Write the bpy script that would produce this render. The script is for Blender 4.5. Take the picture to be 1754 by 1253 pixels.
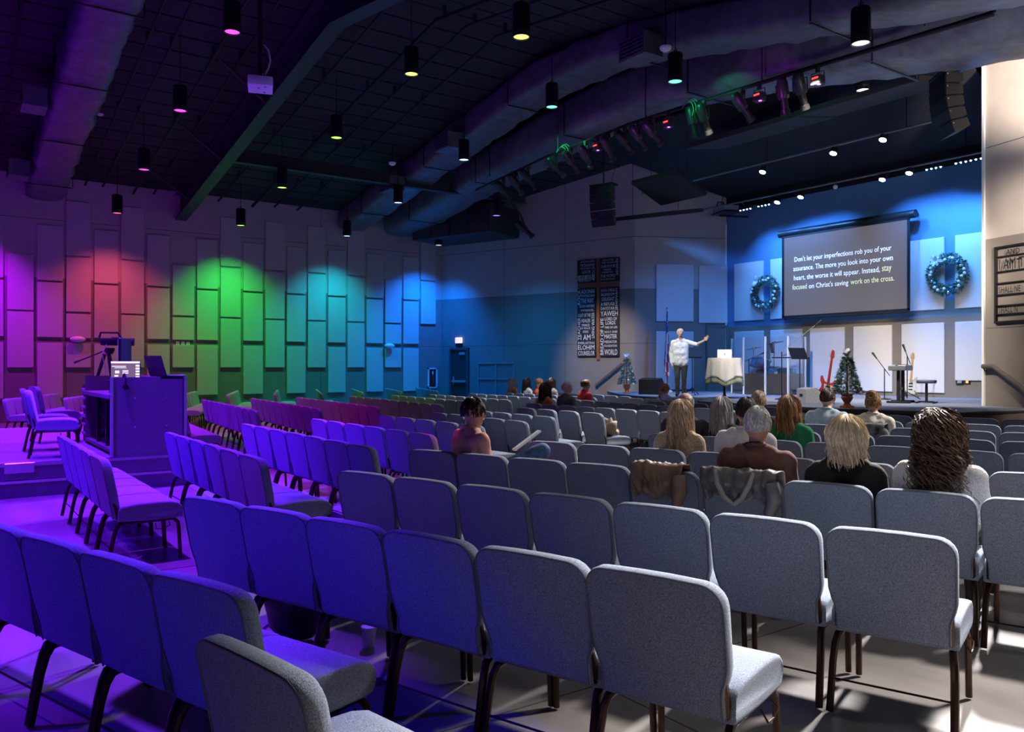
import bpy, bmesh, math, random
from mathutils import Vector, Matrix, noise as mnoise
R = math.radians
random.seed(7)
scene = bpy.context.scene
for o in list(bpy.data.objects):
    bpy.data.objects.remove(o, do_unlink=True)
col = scene.collection

# ------------------------------------------------------------------ camera
FPX = 1390.0
YAW = R(54.8)
S, C = math.sin(YAW), math.cos(YAW)
EYE = 1.5
HOR = 629.0
cd = bpy.data.cameras.new('camera')
cd.sensor_width = 36.0
cd.lens = FPX / 1754.0 * 36.0
cd.shift_y = (HOR - 626.5) / 1754.0
cd.clip_start = 0.05
cam = bpy.data.objects.new('camera', cd)
col.objects.link(cam)
cam.location = (0, 0, EYE)
cam.rotation_euler = (R(90), 0, YAW)
scene.camera = cam

# ------------------------------------------------------------------ world and exposure
w = bpy.data.worlds.new('world')
scene.world = w
w.use_nodes = True
w.node_tree.nodes['Background'].inputs[0].default_value = (0.05, 0.06, 0.11, 1)
w.node_tree.nodes['Background'].inputs[1].default_value = 0.02
scene.view_settings.view_transform = 'Standard'
scene.view_settings.look = 'None'
scene.view_settings.exposure = 0.0
scene.view_settings.gamma = 1.0
scene.view_settings.use_curve_mapping = False

# ------------------------------------------------------------------ lights of the hall: added fill spots without fixtures, and stage front light
def spot(name, loc, target, color, energy, half, blend=0.4, size=0.15, parent=None):
    l = bpy.data.lights.new(name, 'SPOT')
    l.color = color
    l.energy = energy
    l.spot_size = R(2 * half)
    l.spot_blend = blend
    l.shadow_soft_size = size
    o = bpy.data.objects.new(name, l)
    col.objects.link(o)
    o.location = loc
    d = Vector(target) - Vector(loc)
    o.rotation_euler = d.to_track_quat('-Z', 'Y').to_euler()
    if parent:
        o.parent = parent
    return o

VIOLET = (0.30, 0.02, 1.0)
BLUE = (0.02, 0.08, 1.0)
# unseen blue and violet fill spots added behind the left half of the seats
spot('rear_fill_light', (-7.5, -4.4, 7.0), (-9.6, 1.5, 0.3), (0.05, 0.0, 1.0), 5200, 17, 0.6, 0.25)
spot('rear_fill_light', (-6.0, -4.2, 5.4), (-3.8, 0.35, 0.4), (0.012, 0.0, 1.0), 1500, 12, 0.5, 0.25)
spot('rear_fill_light', (-13.0, -4.4, 6.6), (-16.0, 1.8, 0.3), (0.20, 0.0, 1.0), 3400, 19, 0.6, 0.25)
# violet spots added in mid-air, tinting the left half from above and in front
spot('violet_fill_light', (-12.5, 7.2, 7.0), (-9.0, 0.9, 0.2), (0.13, 0.012, 1.0), 28000, 20, 0.5, 0.3)
spot('violet_fill_light', (-8.6, 4.6, 7.0), (-4.1, 0.3, 0.5), (0.17, 0.03, 1.0), 13000, 11, 0.5, 0.3)
# white spots added on the stage side for the right half, no fixtures there
spot('house_fill_light', (-4.4, 10.4, 6.2), (-0.7, 3.5, 0.4), (1.0, 0.96, 0.95), 14000, 16, 0.45, 0.3)
spot('house_fill_light', (-1.2, 7.0, 5.7), (-0.9, 2.9, 0.0), (1.0, 0.95, 0.92), 4600, 18, 0.6, 0.3)
spot('house_fill_light', (-7.6, 10.6, 6.4), (-4.9, 3.7, 0.5), (1.0, 0.96, 0.95), 5000, 9, 0.5, 0.3)
spot('house_fill_light', (-8.4, 11.5, 5.9), (-8.3, 8.0, 0.5), (0.97, 0.97, 1.0), 4000, 24, 0.6, 0.3)
spot('house_fill_light', (-2.6, 12.0, 5.9), (-4.4, 7.8, 0.5), (1.0, 0.97, 0.96), 4000, 25, 0.6, 0.3)
spot('house_fill_light', (-14.5, 13.0, 6.2), (-15.2, 11.2, 0.5), (1.0, 0.97, 0.95), 2600, 30, 0.8, 0.3)
# warm spots added to brighten the walls either side of the stage, no fixtures
for zt_, en_ in ((1.4, 1300), (4.0, 5200), (6.6, 10000)):
    spot('wall_fill_light', (-2.4, 11.6, 4.6), (-5.6, 15.9, zt_), (1.0, 0.86, 0.74), en_, 15, 0.8, 0.2)
spot('wall_fill_light', (-15.4, 12.4, 5.6), (-19.5, 17.4, 1.8), (1.0, 0.86, 0.76), 2000, 14, 0.9, 0.2)
# invisible spot added to brighten the underside of the big duct, upper right
spot('duct_fill_light', (-2.8, 10.2, 3.6), (-6.0, 13.4, 6.4), (0.85, 0.87, 1.0), 700, 30, 0.8, 0.3)
# stage front light at the pipe; the first two spots added to brighten trees
spot('stage_front_light', (-9.6, 10.4, 6.3), (-10.4, 15.2, 1.0), (1.0, 0.93, 0.84), 1500, 21, 0.8, 0.1)
spot('stage_front_light', (-15.0, 12.0, 6.2), (-17.6, 16.6, 1.2), (1.0, 0.93, 0.86), 900, 10, 0.8, 0.1)
spot('stage_front_light', (-13.2, 11.9, 6.5), (-15.2, 16.1, 1.7), (1.0, 0.95, 0.88), 1900, 13, 0.7, 0.1)
spot('stage_front_light', (-10.5, 11.9, 6.4), (-12.4, 18.6, 0.7), (1.0, 0.88, 0.74), 3000, 24, 0.8, 0.1)
spot('stage_front_light', (-8.3, 11.9, 6.4), (-9.4, 18.6, 0.8), (1.0, 0.88, 0.74), 3000, 24, 0.8, 0.1)

# ------------------------------------------------------------------ pixel-to-place helpers (image frame 1754 x 1253)
def ray(px):
    k = (px - 877.0) / FPX
    return -S + C * k, C + S * k
def atD(px, py, d):
    x, y = ray(px)
    return Vector((x * d, y * d, EYE + (HOR - py) / FPX * d))
def atY(px, py, Y):
    return atD(px, py, Y / ray(px)[1])
def atX(px, py, X):
    return atD(px, py, X / ray(px)[0])
def atZ(px, py, z):
    return atD(px, py, (EYE - z) * FPX / (py - HOR))
def project(x, y, z):
    d = -S * x + C * y
    if d < 0.05:
        return None
    return 877 + FPX * (C * x + S * y) / d, HOR + (EYE - z) * FPX / d, d

# ------------------------------------------------------------------ materials
MATS = {}
def mat(name, c, rough=0.6, metal=0.0, var=0.12, scale=30.0, bump=0.0, bscale=None, spec=0.5, emit=None, es=0.0, trans=0.0, coat=0.0, sheen=0.0, stretch=None):
    if name in MATS:
        return MATS[name]
    m = bpy.data.materials.new(name)
    m.use_nodes = True
    nt = m.node_tree
    b = nt.nodes['Principled BSDF']
    tc = nt.nodes.new('ShaderNodeTexCoord')
    src = tc.outputs['Object']
    if stretch:
        mp = nt.nodes.new('ShaderNodeMapping')
        mp.inputs['Scale'].default_value = stretch
        nt.links.new(src, mp.inputs['Vector'])
        src = mp.outputs['Vector']
    n = nt.nodes.new('ShaderNodeTexNoise')
    n.inputs['Scale'].default_value = scale
    n.inputs['Detail'].default_value = 4
    nt.links.new(src, n.inputs['Vector'])
    r = nt.nodes.new('ShaderNodeValToRGB')
    r.color_ramp.elements[0].position = 0.3
    r.color_ramp.elements[1].position = 0.7
    r.color_ramp.elements[0].color = tuple(max(0, x * (1 - var)) for x in c) + (1,)
    r.color_ramp.elements[1].color = tuple(min(1, x * (1 + var)) for x in c) + (1,)
    nt.links.new(n.outputs['Fac'], r.inputs['Fac'])
    nt.links.new(r.outputs['Color'], b.inputs['Base Color'])
    b.inputs['Roughness'].default_value = rough
    b.inputs['Metallic'].default_value = metal
    b.inputs['Specular IOR Level'].default_value = spec
    b.inputs['Transmission Weight'].default_value = trans
    b.inputs['Coat Weight'].default_value = coat
    b.inputs['Sheen Weight'].default_value = sheen
    if bump:
        n2 = nt.nodes.new('ShaderNodeTexNoise')
        n2.inputs['Scale'].default_value = bscale or scale * 4
        n2.inputs['Detail'].default_value = 3
        nt.links.new(src, n2.inputs['Vector'])
        bp = nt.nodes.new('ShaderNodeBump')
        bp.inputs['Strength'].default_value = bump
        bp.inputs['Distance'].default_value = 0.01
        nt.links.new(n2.outputs['Fac'], bp.inputs['Height'])
        nt.links.new(bp.outputs['Normal'], b.inputs['Normal'])
    if emit:
        b.inputs['Emission Color'].default_value = emit + (1,)
        b.inputs['Emission Strength'].default_value = es
    MATS[name] = m
    return m

M_low = mat('taupe wall paint', (0.20, 0.175, 0.155), 0.75, var=0.05, scale=3, bump=0.15, bscale=60)
M_up = mat('cream wall paint', (0.46, 0.41, 0.365), 0.75, var=0.05, scale=3, bump=0.15, bscale=60)
M_back_hi = mat('navy wall paint', (0.09, 0.21, 0.38), 0.7, var=0.06, scale=3)
M_back_lo = mat('stage taupe paint', (0.19, 0.165, 0.14), 0.75, var=0.05, scale=3)
M_panel = mat('beige acoustic fabric', (0.50, 0.47, 0.43), 0.9, var=0.08, scale=120, bump=0.25, bscale=220)
M_panel_st = mat('stage acoustic fabric', (0.58, 0.56, 0.55), 0.9, var=0.06, scale=120, bump=0.2, bscale=220)
M_rear = mat('darkened rear wall', (0.035, 0.032, 0.034), 0.85, var=0.05, scale=3)  # unseen walls kept near black to cut light bounced onto the chair backs
M_joint = mat('wall joint', (0.08, 0.07, 0.065), 0.9)
M_black = mat('matt black', (0.010, 0.010, 0.012), 0.6, spec=0.3)
M_blackm = mat('black metal', (0.016, 0.016, 0.018), 0.4, metal=0.3)
M_roof = mat('black roof deck', (0.013, 0.015, 0.018), 0.8, var=0.2, scale=2, stretch=(0.4, 3, 1))
M_steel = mat('painted steel beam', (0.022, 0.027, 0.028), 0.55, var=0.15, scale=6)
M_duct = mat('insulated duct wrap', (0.10, 0.105, 0.125), 0.42, var=0.3, scale=5, bump=1.0, bscale=6, spec=0.5)
M_fab = mat('blue-grey chair fabric', (0.235, 0.27, 0.35), 0.9, var=0.55, scale=260, bump=0.5, bscale=600, spec=0.25, sheen=0.15)
M_bronze = mat('bronze chair tube', (0.060, 0.032, 0.020), 0.34, metal=0.75, var=0.15, scale=20)
M_white = mat('white paint', (0.75, 0.75, 0.73), 0.5, var=0.03)
M_grey = mat('mid grey plastic', (0.28, 0.28, 0.29), 0.5, var=0.05)
M_silver = mat('aluminium', (0.6, 0.6, 0.62), 0.3, metal=0.9, var=0.05)
M_wood = mat('red-brown wood', (0.26, 0.085, 0.03), 0.5, var=0.35, scale=8, stretch=(12, 12, 1))
M_carpet = mat('stage carpet', (0.23, 0.26, 0.33), 0.95, var=0.15, scale=90, bump=0.3, bscale=300)
M_fascia = mat('stage fascia', (0.14, 0.12, 0.105), 0.7, var=0.1, scale=4)
M_dark = mat('dark stage trim', (0.035, 0.03, 0.03), 0.6)

def floor_mat():
    m = bpy.data.materials.new('polished concrete')
    m.use_nodes = True
    nt = m.node_tree
    b = nt.nodes['Principled BSDF']
    tc = nt.nodes.new('ShaderNodeTexCoord')
    def nz(scale, det, vec=None):
        n = nt.nodes.new('ShaderNodeTexNoise')
        n.inputs['Scale'].default_value = scale
        n.inputs['Detail'].default_value = det
        nt.links.new(vec or tc.outputs['Object'], n.inputs['Vector'])
        return n
    mp = nt.nodes.new('ShaderNodeMapping')
    mp.inputs['Scale'].default_value = (0.5, 3.0, 1)
    mp.inputs['Rotation'].default_value = (0, 0, R(18))
    nt.links.new(tc.outputs['Object'], mp.inputs['Vector'])
    a, c2 = nz(1.1, 6), nz(1.0, 5, mp.outputs['Vector'])
    mx = nt.nodes.new('ShaderNodeMath'); mx.operation = 'ADD'
    nt.links.new(a.outputs['Fac'], mx.inputs[0]); nt.links.new(c2.outputs['Fac'], mx.inputs[1])
    r = nt.nodes.new('ShaderNodeValToRGB')
    e = r.color_ramp.elements
    e[0].position = 0.36; e[0].color = (0.14, 0.125, 0.118, 1)
    e[1].position = 0.66; e[1].color = (0.29, 0.262, 0.248, 1)
    hf = nt.nodes.new('ShaderNodeMath'); hf.operation = 'MULTIPLY'; hf.inputs[1].default_value = 0.5
    nt.links.new(mx.outputs[0], hf.inputs[0])
    nt.links.new(hf.outputs[0], r.inputs['Fac'])
    nt.links.new(r.outputs['Color'], b.inputs['Base Color'])
    rr = nt.nodes.new('ShaderNodeMapRange')
    rr.inputs['To Min'].default_value = 0.22; rr.inputs['To Max'].default_value = 0.42
    nt.links.new(a.outputs['Fac'], rr.inputs['Value'])
    nt.links.new(rr.outputs[0], b.inputs['Roughness'])
    return m
M_floor = floor_mat()

def glow(name, c, s):
    return mat(name, tuple(min(1, x) for x in c), 0.4, var=0.0, emit=c, es=s)

# ------------------------------------------------------------------ mesh building helpers
class MB:
    def __init__(s):
        s.v, s.f, s.m, s.cur = [], [], [], 0
    def add(s, vs, fs, M=None):
        o = len(s.v)
        s.v += [tuple(M @ Vector(p)) if M else tuple(p) for p in vs]
        s.f += [tuple(i + o for i in f) for f in fs]
        s.m += [s.cur] * len(fs)
        return s
    def box(s, c, d, M=None):
        x, y, z = c; a, b, h = d[0] / 2, d[1] / 2, d[2] / 2
        vs = [(x - a, y - b, z - h), (x + a, y - b, z - h), (x + a, y + b, z - h), (x - a, y + b, z - h),
              (x - a, y - b, z + h), (x + a, y - b, z + h), (x + a, y + b, z + h), (x - a, y + b, z + h)]
        return s.add(vs, [(3, 2, 1, 0), (4, 5, 6, 7), (0, 1, 5, 4), (1, 2, 6, 5), (2, 3, 7, 6), (3, 0, 4, 7)], M)
    def rbox(s, c, d, r, seg=2, M=None):
        bm = bmesh.new()
        bmesh.ops.create_cube(bm, size=1.0)
        bmesh.ops.scale(bm, vec=d, verts=bm.verts)
        bmesh.ops.bevel(bm, geom=bm.edges[:], offset=r, segments=seg, profile=0.5, affect='EDGES')
        bm.verts.index_update()
        vs = [Vector(v.co) + Vector(c) for v in bm.verts]
        fs = [tuple(v.index for v in f.verts) for f in bm.faces]
        bm.free()
        return s.add(vs, fs, M)
    def cyl(s, p0, p1, r0, r1=None, n=12, caps=True, M=None):
        return s.tube([p0, p1], [r0, r0 if r1 is None else r1], n, caps, M)
    def tube(s, pts, r, n=8, caps=True, M=None):
        pts = [Vector(p) for p in pts]
        rs = r if isinstance(r, (list, tuple)) else [r] * len(pts)
        vs, fs = [], []
        t = (pts[1] - pts[0]).normalized()
        up = Vector((0, 0, 1)) if abs(t.z) < 0.9 else Vector((1, 0, 0))
        u = t.cross(up).normalized()
        for i, p in enumerate(pts):
            if i == 0: t = pts[1] - pts[0]
            elif i == len(pts) - 1: t = pts[i] - pts[i - 1]
            else: t = (pts[i + 1] - pts[i]).normalized() + (pts[i] - pts[i - 1]).normalized()
            t = t.normalized() if t.length > 1e-9 else Vector((0, 0, 1))
            u = (u - t * u.dot(t))
            u = u.normalized() if u.length > 1e-6 else t.orthogonal().normalized()
            v = t.cross(u)
            for k in range(n):
                a = 2 * math.pi * k / n
                vs.append(p + (u * math.cos(a) + v * math.sin(a)) * rs[i])
        for i in range(len(pts) - 1):
            for k in range(n):
                k2 = (k + 1) % n
                fs.append((i * n + k, (i + 1) * n + k, (i + 1) * n + k2, i * n + k2))
        if caps:
            fs.append(tuple(range(n)))
            fs.append(tuple(reversed(range((len(pts) - 1) * n, len(pts) * n))))
        return s.add(vs, fs, M)
    def lathe(s, prof, n=20, c=(0, 0, 0), M=None):
        vs, fs = [], []
        for r, z in prof:
            for k in range(n):
                a = 2 * math.pi * k / n
                vs.append((c[0] + r * math.cos(a), c[1] + r * math.sin(a), c[2] + z))
        for i in range(len(prof) - 1):
            for k in range(n):
                k2 = (k + 1) % n
                fs.append((i * n + k, i * n + k2, (i + 1) * n + k2, (i + 1) * n + k))
        if prof[0][0] > 1e-5: fs.append(tuple(reversed(range(n))))
        if prof[-1][0] > 1e-5: fs.append(tuple(range((len(prof) - 1) * n, len(prof) * n)))
        return s.add(vs, fs, M)
    def sph(s, c, r, nu=12, nv=8, M=None):
        if not isinstance(r, (list, tuple)): r = (r, r, r)
        vs, fs = [(c[0], c[1], c[2] - r[2])], []
        for j in range(1, nv):
            ph = -math.pi / 2 + math.pi * j / nv
            for k in range(nu):
                a = 2 * math.pi * k / nu
                vs.append((c[0] + r[0] * math.cos(ph) * math.cos(a), c[1] + r[1] * math.cos(ph) * math.sin(a), c[2] + r[2] * math.sin(ph)))
        vs.append((c[0], c[1], c[2] + r[2]))
        for k in range(nu):
            k2 = (k + 1) % nu
            fs.append((0, 1 + k2, 1 + k))
            for j in range(nv - 2):
                fs.append((1 + j * nu + k, 1 + j * nu + k2, 1 + (j + 1) * nu + k2, 1 + (j + 1) * nu + k))
            fs.append((1 + (nv - 2) * nu + k, 1 + (nv - 2) * nu + k2, len(vs) - 1))
        return s.add(vs, fs, M)
    def prism(s, poly, z0, z1, M=None):
        n = len(poly)
        vs = [(x, y, z0) for x, y in poly] + [(x, y, z1) for x, y in poly]
        fs = [tuple(reversed(range(n))), tuple(range(n, 2 * n))]
        fs += [(i, (i + 1) % n, n + (i + 1) % n, n + i) for i in range(n)]
        return s.add(vs, fs, M)
    def mesh(s, name, mats, smooth=35):
        me = bpy.data.meshes.new(name)
        me.from_pydata(s.v, [], s.f)
        if not isinstance(mats, (list, tuple)): mats = [mats]
        for m in mats: me.materials.append(m)
        if len(mats) > 1:
            me.polygons.foreach_set('material_index', s.m)
        bm = bmesh.new(); bm.from_mesh(me)
        bmesh.ops.recalc_face_normals(bm, faces=bm.faces[:])
        bm.to_mesh(me); bm.free()
        if smooth:
            me.shade_smooth()
            me.set_sharp_from_angle(angle=R(smooth))
        me.update()
        return me
    def build(s, name, mats, parent=None, smooth=35):
        return link(name, s.mesh(name, mats, smooth), parent)

def link(name, me, parent=None):
    o = bpy.data.objects.new(name, me)
    col.objects.link(o)
    if parent: o.parent = parent
    return o
def tag(o, label=None, cat=None, group=None, kind=None):
    if label: o['label'] = label
    if cat: o['category'] = cat
    if group: o['group'] = group
    if kind: o['kind'] = kind
    return o
def thing(name, label, cat, loc=(0, 0, 0), rz=0.0, group=None):
    o = bpy.data.objects.new(name, None)
    o.empty_display_size = 0.1
    col.objects.link(o)
    o.location = loc
    o.rotation_euler = (0, 0, rz)
    return tag(o, label, cat, group)
def struct(name, mb, mats, label=None, parent=None, smooth=35):
    o = mb.build(name, mats, parent, smooth)
    o['kind'] = 'structure'
    if label: o['label'] = label
    return o
KIDS = {}
def copy_tree(o, parent=None):
    if o.name not in KIDS: KIDS[o.name] = list(o.children)   # children are looked up once per source
    c = o.copy()
    col.objects.link(c)
    c.parent = parent
    for ch in KIDS[o.name]:
        copy_tree(ch, c)
    return c
def T(x=0, y=0, z=0): return Matrix.Translation((x, y, z))
def RX(a): return Matrix.Rotation(R(a), 4, 'X')
def RY(a): return Matrix.Rotation(R(a), 4, 'Y')
def RZ(a): return Matrix.Rotation(R(a), 4, 'Z')
def fit_text(body, name, m, parent, w, h, M, depth=0.003, shear=0.0, italic=False):
    """flat lettering fitted in a w x h box, lower left corner at the origin of M, drawn in the local XZ plane facing -Y"""
    cu = bpy.data.curves.new(name, 'FONT')
    cu.body = body
    cu.size = 1.0
    cu.resolution_u = 2
    cu.shear = shear
    o = bpy.data.objects.new(name, cu)
    col.objects.link(o)
    bpy.context.view_layer.update()
    me = bpy.data.meshes.new_from_object(o.evaluated_get(bpy.context.evaluated_depsgraph_get()))
    bpy.data.objects.remove(o, do_unlink=True)
    xs = [v.co.x for v in me.vertices]; ys = [v.co.y for v in me.vertices]
    x0, x1, y0, y1 = min(xs), max(xs), min(ys), max(ys)
    sx, sy = w / (x1 - x0), h / (y1 - y0)
    for v in me.vertices:
        v.co = M @ Vector(((v.co.x - x0) * sx, -depth, (v.co.y - y0) * sy))
    me.materials.clear()
    me.materials.append(m)
    me.name = name
    return link(name, me, parent)
ORD = ['first', 'second', 'third', 'fourth', 'fifth', 'sixth', 'seventh', 'eighth', 'ninth', 'tenth', 'eleventh', 'twelfth', 'thirteenth', 'fourteenth', 'fifteenth', 'sixteenth']
# ================================================================== the hall itself
XL = -25.8
C0 = Vector((XL, 15.04))
CU = Vector((0.935, 0.352)).normalized()
def hit(px, p0, u):
    rx, ry = ray(px)
    # p0 + t u = d r
    det = u.x * (-ry) + rx * u.y
    t = (-p0.x * (-ry) - rx * p0.y) / det
    return t
T1 = hit(1087, C0, CU)
P1 = C0 + CU * T1
P2 = Vector((-17.2, 20.5))
P3 = Vector((-8.2, 20.5))
P4 = Vector((-7.6, 16.6))
FU = Vector((0.954, -0.298)).normalized()
P5 = P4 + FU * 12.0
YB = -6.0
def zroof(x): return 8.65 - 0.155 * abs(x + 14.0)

ZB = 3.98
def wall(name, p0, p1, bands, label, th=0.25):
    u = p1 - p0
    L = u.length
    mb = MB(); ms = []
    for i, (z0, z1, m) in enumerate(bands):
        mb.cur = i; ms.append(m)
        mb.box((L / 2, th / 2, (z0 + z1) / 2), (L, th, z1 - z0))
    o = struct(name, mb, ms, label, smooth=0)
    o.location = (p0.x, p0.y, 0)
    o.rotation_euler = (0, 0, math.atan2(u.y, u.x))
    return o
def joint(parent, x0, x1, z0, z1, w=0.014):
    mb = MB()
    if abs(x1 - x0) < 1e-6: mb.box((x0, -0.0015, (z0 + z1) / 2), (w, 0.003, z1 - z0))
    else: mb.box(((x0 + x1) / 2, -0.0015, z0), (x1 - x0, 0.003, w))
    mb.build('joint', M_joint, parent, 0)

fl = MB()
fl.prism([(XL, YB), (P5.x, YB), (P5.x, P5.y), (P4.x, P4.y), (P3.x, P3.y), (P2.x, P2.y), (P1.x, P1.y), (C0.x, C0.y)], -0.2, 0.0)
floor = struct('floor', fl, M_floor, 'grey polished concrete floor under the rows of chairs', smooth=0)
for yy in (-1.5, 2.55, 6.9, 11.4):
    mb = MB(); mb.box((-10.5, yy, 0.0008), (30.0, 0.008, 0.0016)); mb.build('saw_cut', M_joint, floor, 0)
for xx in (-19.2, -12.2, -6.4, -2.9):
    mb = MB(); mb.box((xx, 4.0, 0.0009), (0.008, 19.0, 0.0018)); mb.build('saw_cut', M_joint, floor, 0)

two = [(0, ZB, M_low), (ZB, 6.85, M_up)]
tall = [(0, ZB, M_low), (ZB, 8.9, M_up)]
WL = wall('wall_left', Vector((XL, YB)), C0, two, 'two-tone side wall carrying staggered acoustic panels')
WC = wall('wall_front_left', C0, P1, [(0, ZB, M_low), (ZB, 7.9, M_up)], 'two-tone wall with the exit door and the word cross')
WW = wall('wall_stage_left', P1, P2, tall, 'blue-lit side wall of the stage recess')
WB = wall('wall_stage_back', P2, P3, [(0, 2.78, M_back_lo), (2.78, 6.5, M_back_hi), (6.5, 8.9, M_black)], 'blue-lit back wall of the stage')
WS = wall('wall_stage_right', P3, P4, tall, 'side wall of the stage recess hidden by the right wall')
WR = wall('wall_front_right', P4, P5, tall, 'warm beige wall right of the stage with a framed verse')
WX = wall('wall_right', P5, Vector((P5.x, YB)), [(0, ZB, M_rear), (ZB, 6.2, M_rear)], 'dark side wall to the right of the seats')
WY = wall('wall_rear', Vector((P5.x, YB)), Vector((XL, YB)), [(0, 8.9, M_rear)], 'dark rear wall behind the seats')
for z in (2.26, 5.6): joint(WL, 0, 21.0, z, z)
for x in (1.5, 8.9, 16.4): joint(WL, x, x, 0, 6.8)
for z in (2.26, 5.6): joint(WC, 0, T1, z, z)
for px in (863, 968): joint(WC, hit(px, C0, CU), hit(px, C0, CU), 0, 7.6)
joint(WW, 0, (P2 - P1).length, 2.26, 2.26); joint(WW, 0, (P2 - P1).length, 5.6, 5.6)
for z in (2.26, 5.75): joint(WR, 0.05, 11.9, z, z)
mb = MB(); mb.box((0, -0.01, 3.7), (0.05, 0.06, 7.4)); tr = struct('trim_1', mb, M_white, 'pale vertical edge trim where the right wall meets the stage'); tr.parent = WR
del tr['kind']; tr.name = 'corner_trim'
mb = MB(); mb.box(((P2 - P1).length - 0.03, -0.02, 3.4), (0.05, 0.05, 5.3)); o = mb.build('corner_trim', M_white, WW, 0)

# roof: two slopes with deck panels
for nm, x0, x1 in (('ceiling', XL, -14.0), ('ceiling', -14.0, P5.x)):
    mb = MB()
    z0, z1 = zroof(x0), zroof(x1)
    mb.add([(x0, YB, z0), (x1, YB, z1), (x1, 21, z1), (x0, 21, z0), (x0, YB, z0 + 0.15), (x1, YB, z1 + 0.15), (x1, 21, z1 + 0.15), (x0, 21, z0 + 0.15)],
           [(3, 2, 1, 0), (4, 5, 6, 7), (0, 1, 5, 4), (1, 2, 6, 5), (2, 3, 7, 6), (3, 0, 4, 7)])
    ce = struct(nm, mb, M_roof, 'black sloping roof over the seats' if x0 < -20 else 'black roof slope over the right-hand seats', smooth=0)
    n = int((x1 - x0) / 0.62)
    st = (x1 - x0) / n
    pm = MB(); a = math.atan2(z1 - z0, x1 - x0)
    pm.box((0, 0, -0.02), (st - 0.035, 26.5, 0.03))
    pme = pm.mesh('deck_panel', M_roof, 0)
    for i in range(n):
        p = link('deck_panel', pme, ce)
        xm = x0 + st * (i + 0.5)
        p.location = (xm, 7.4, zroof(xm))
        p.rotation_euler = (0, -a, 0)

# steel beams
def ibeam(y, label, depth=0.75, drop=0.12):
    t = thing('steel_beam', label, 'beam', (0, y, 0))
    for k, (za, h, wd) in enumerate(((-depth, 0.035, 0.32), (-depth / 2, depth, 0.025), (0.0, 0.035, 0.32))):
        mb = MB()
        for x0, x1 in ((XL, -14.0), (-14.0, P5.x)):
            z0, z1 = zroof(x0) - drop + za, zroof(x1) - drop + za
            v = [(x0, -wd / 2, z0 - h / 2), (x1, -wd / 2, z1 - h / 2), (x1, wd / 2, z1 - h / 2), (x0, wd / 2, z0 - h / 2),
                 (x0, -wd / 2, z0 + h / 2), (x1, -wd / 2, z1 + h / 2), (x1, wd / 2, z1 + h / 2), (x0, wd / 2, z0 + h / 2)]
            mb.add(v, [(3, 2, 1, 0), (4, 5, 6, 7), (0, 1, 5, 4), (1, 2, 6, 5), (2, 3, 7, 6), (3, 0, 4, 7)])
        mb.build(('bottom_flange', 'web', 'top_flange')[k], M_steel, t, 0)
    for x in (-24.2, -21.0, -17.6):
        for sgn in (-1,):
            mb = MB(); z = zroof(x) - drop - depth + 0.05
            mb.tube([(x, sgn * 0.1, z), (x + 0.3, sgn * 1.3, zroof(x) - 0.1)], 0.03, 6)
            mb.build('flange_brace', M_steel, t)
ibeam(5.95, 'deep dark steel roof beam with a green-lit lower flange')
ibeam(-1.4, 'dark steel roof beam over the rear seats')
t = thing('steel_beam', 'shallow crosswise roof beam between the deep beam and the ducts', 'beam', (-20.9, 5.95, 0))
for k, (dz, h, wd) in enumerate(((0, 0.03, 0.2), (0.15, 0.3, 0.02), (0.3, 0.03, 0.2))):
    mb = MB(); mb.box((0, 4.7, 6.72 + dz), (wd, 9.2, h)); mb.build(('bottom_flange', 'web', 'top_flange')[k], M_steel, t, 0)

# conduits below the roof, running up the slope
for i, (y, dz, r) in enumerate(((1.2, 0.18, 0.02), (3.35, 0.22, 0.03), (3.8, 0.2, 0.03), (4.6, 0.3, 0.035), (5.15, 0.24, 0.03), (7.0, 0.24, 0.03), (8.05, 0.28, 0.045), (8.75, 0.22, 0.03), (9.5, 0.24, 0.03))):
    t = thing('conduit', '%s dark conduit under the sloping roof, counted from the left edge of the photo' % ORD[i], 'conduit', (0, y, 0), group='conduits under the roof')
    mb = MB()
    pts = [(x, 0.0, zroof(x) - dz) for x in (XL + 0.2, -22, -18, -14.0, -10, -5)]
    mb.tube(pts, r, 8); mb.build('pipe', M_black, t)
    for x in (-23.5, -20.5, -17.2, -13.7, -10.2):
        mb = MB(); mb.box((x, 0, zroof(x) - dz / 2), (0.03, 0.07, dz)); mb.build('hanger', M_steel, t, 0)

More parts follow.
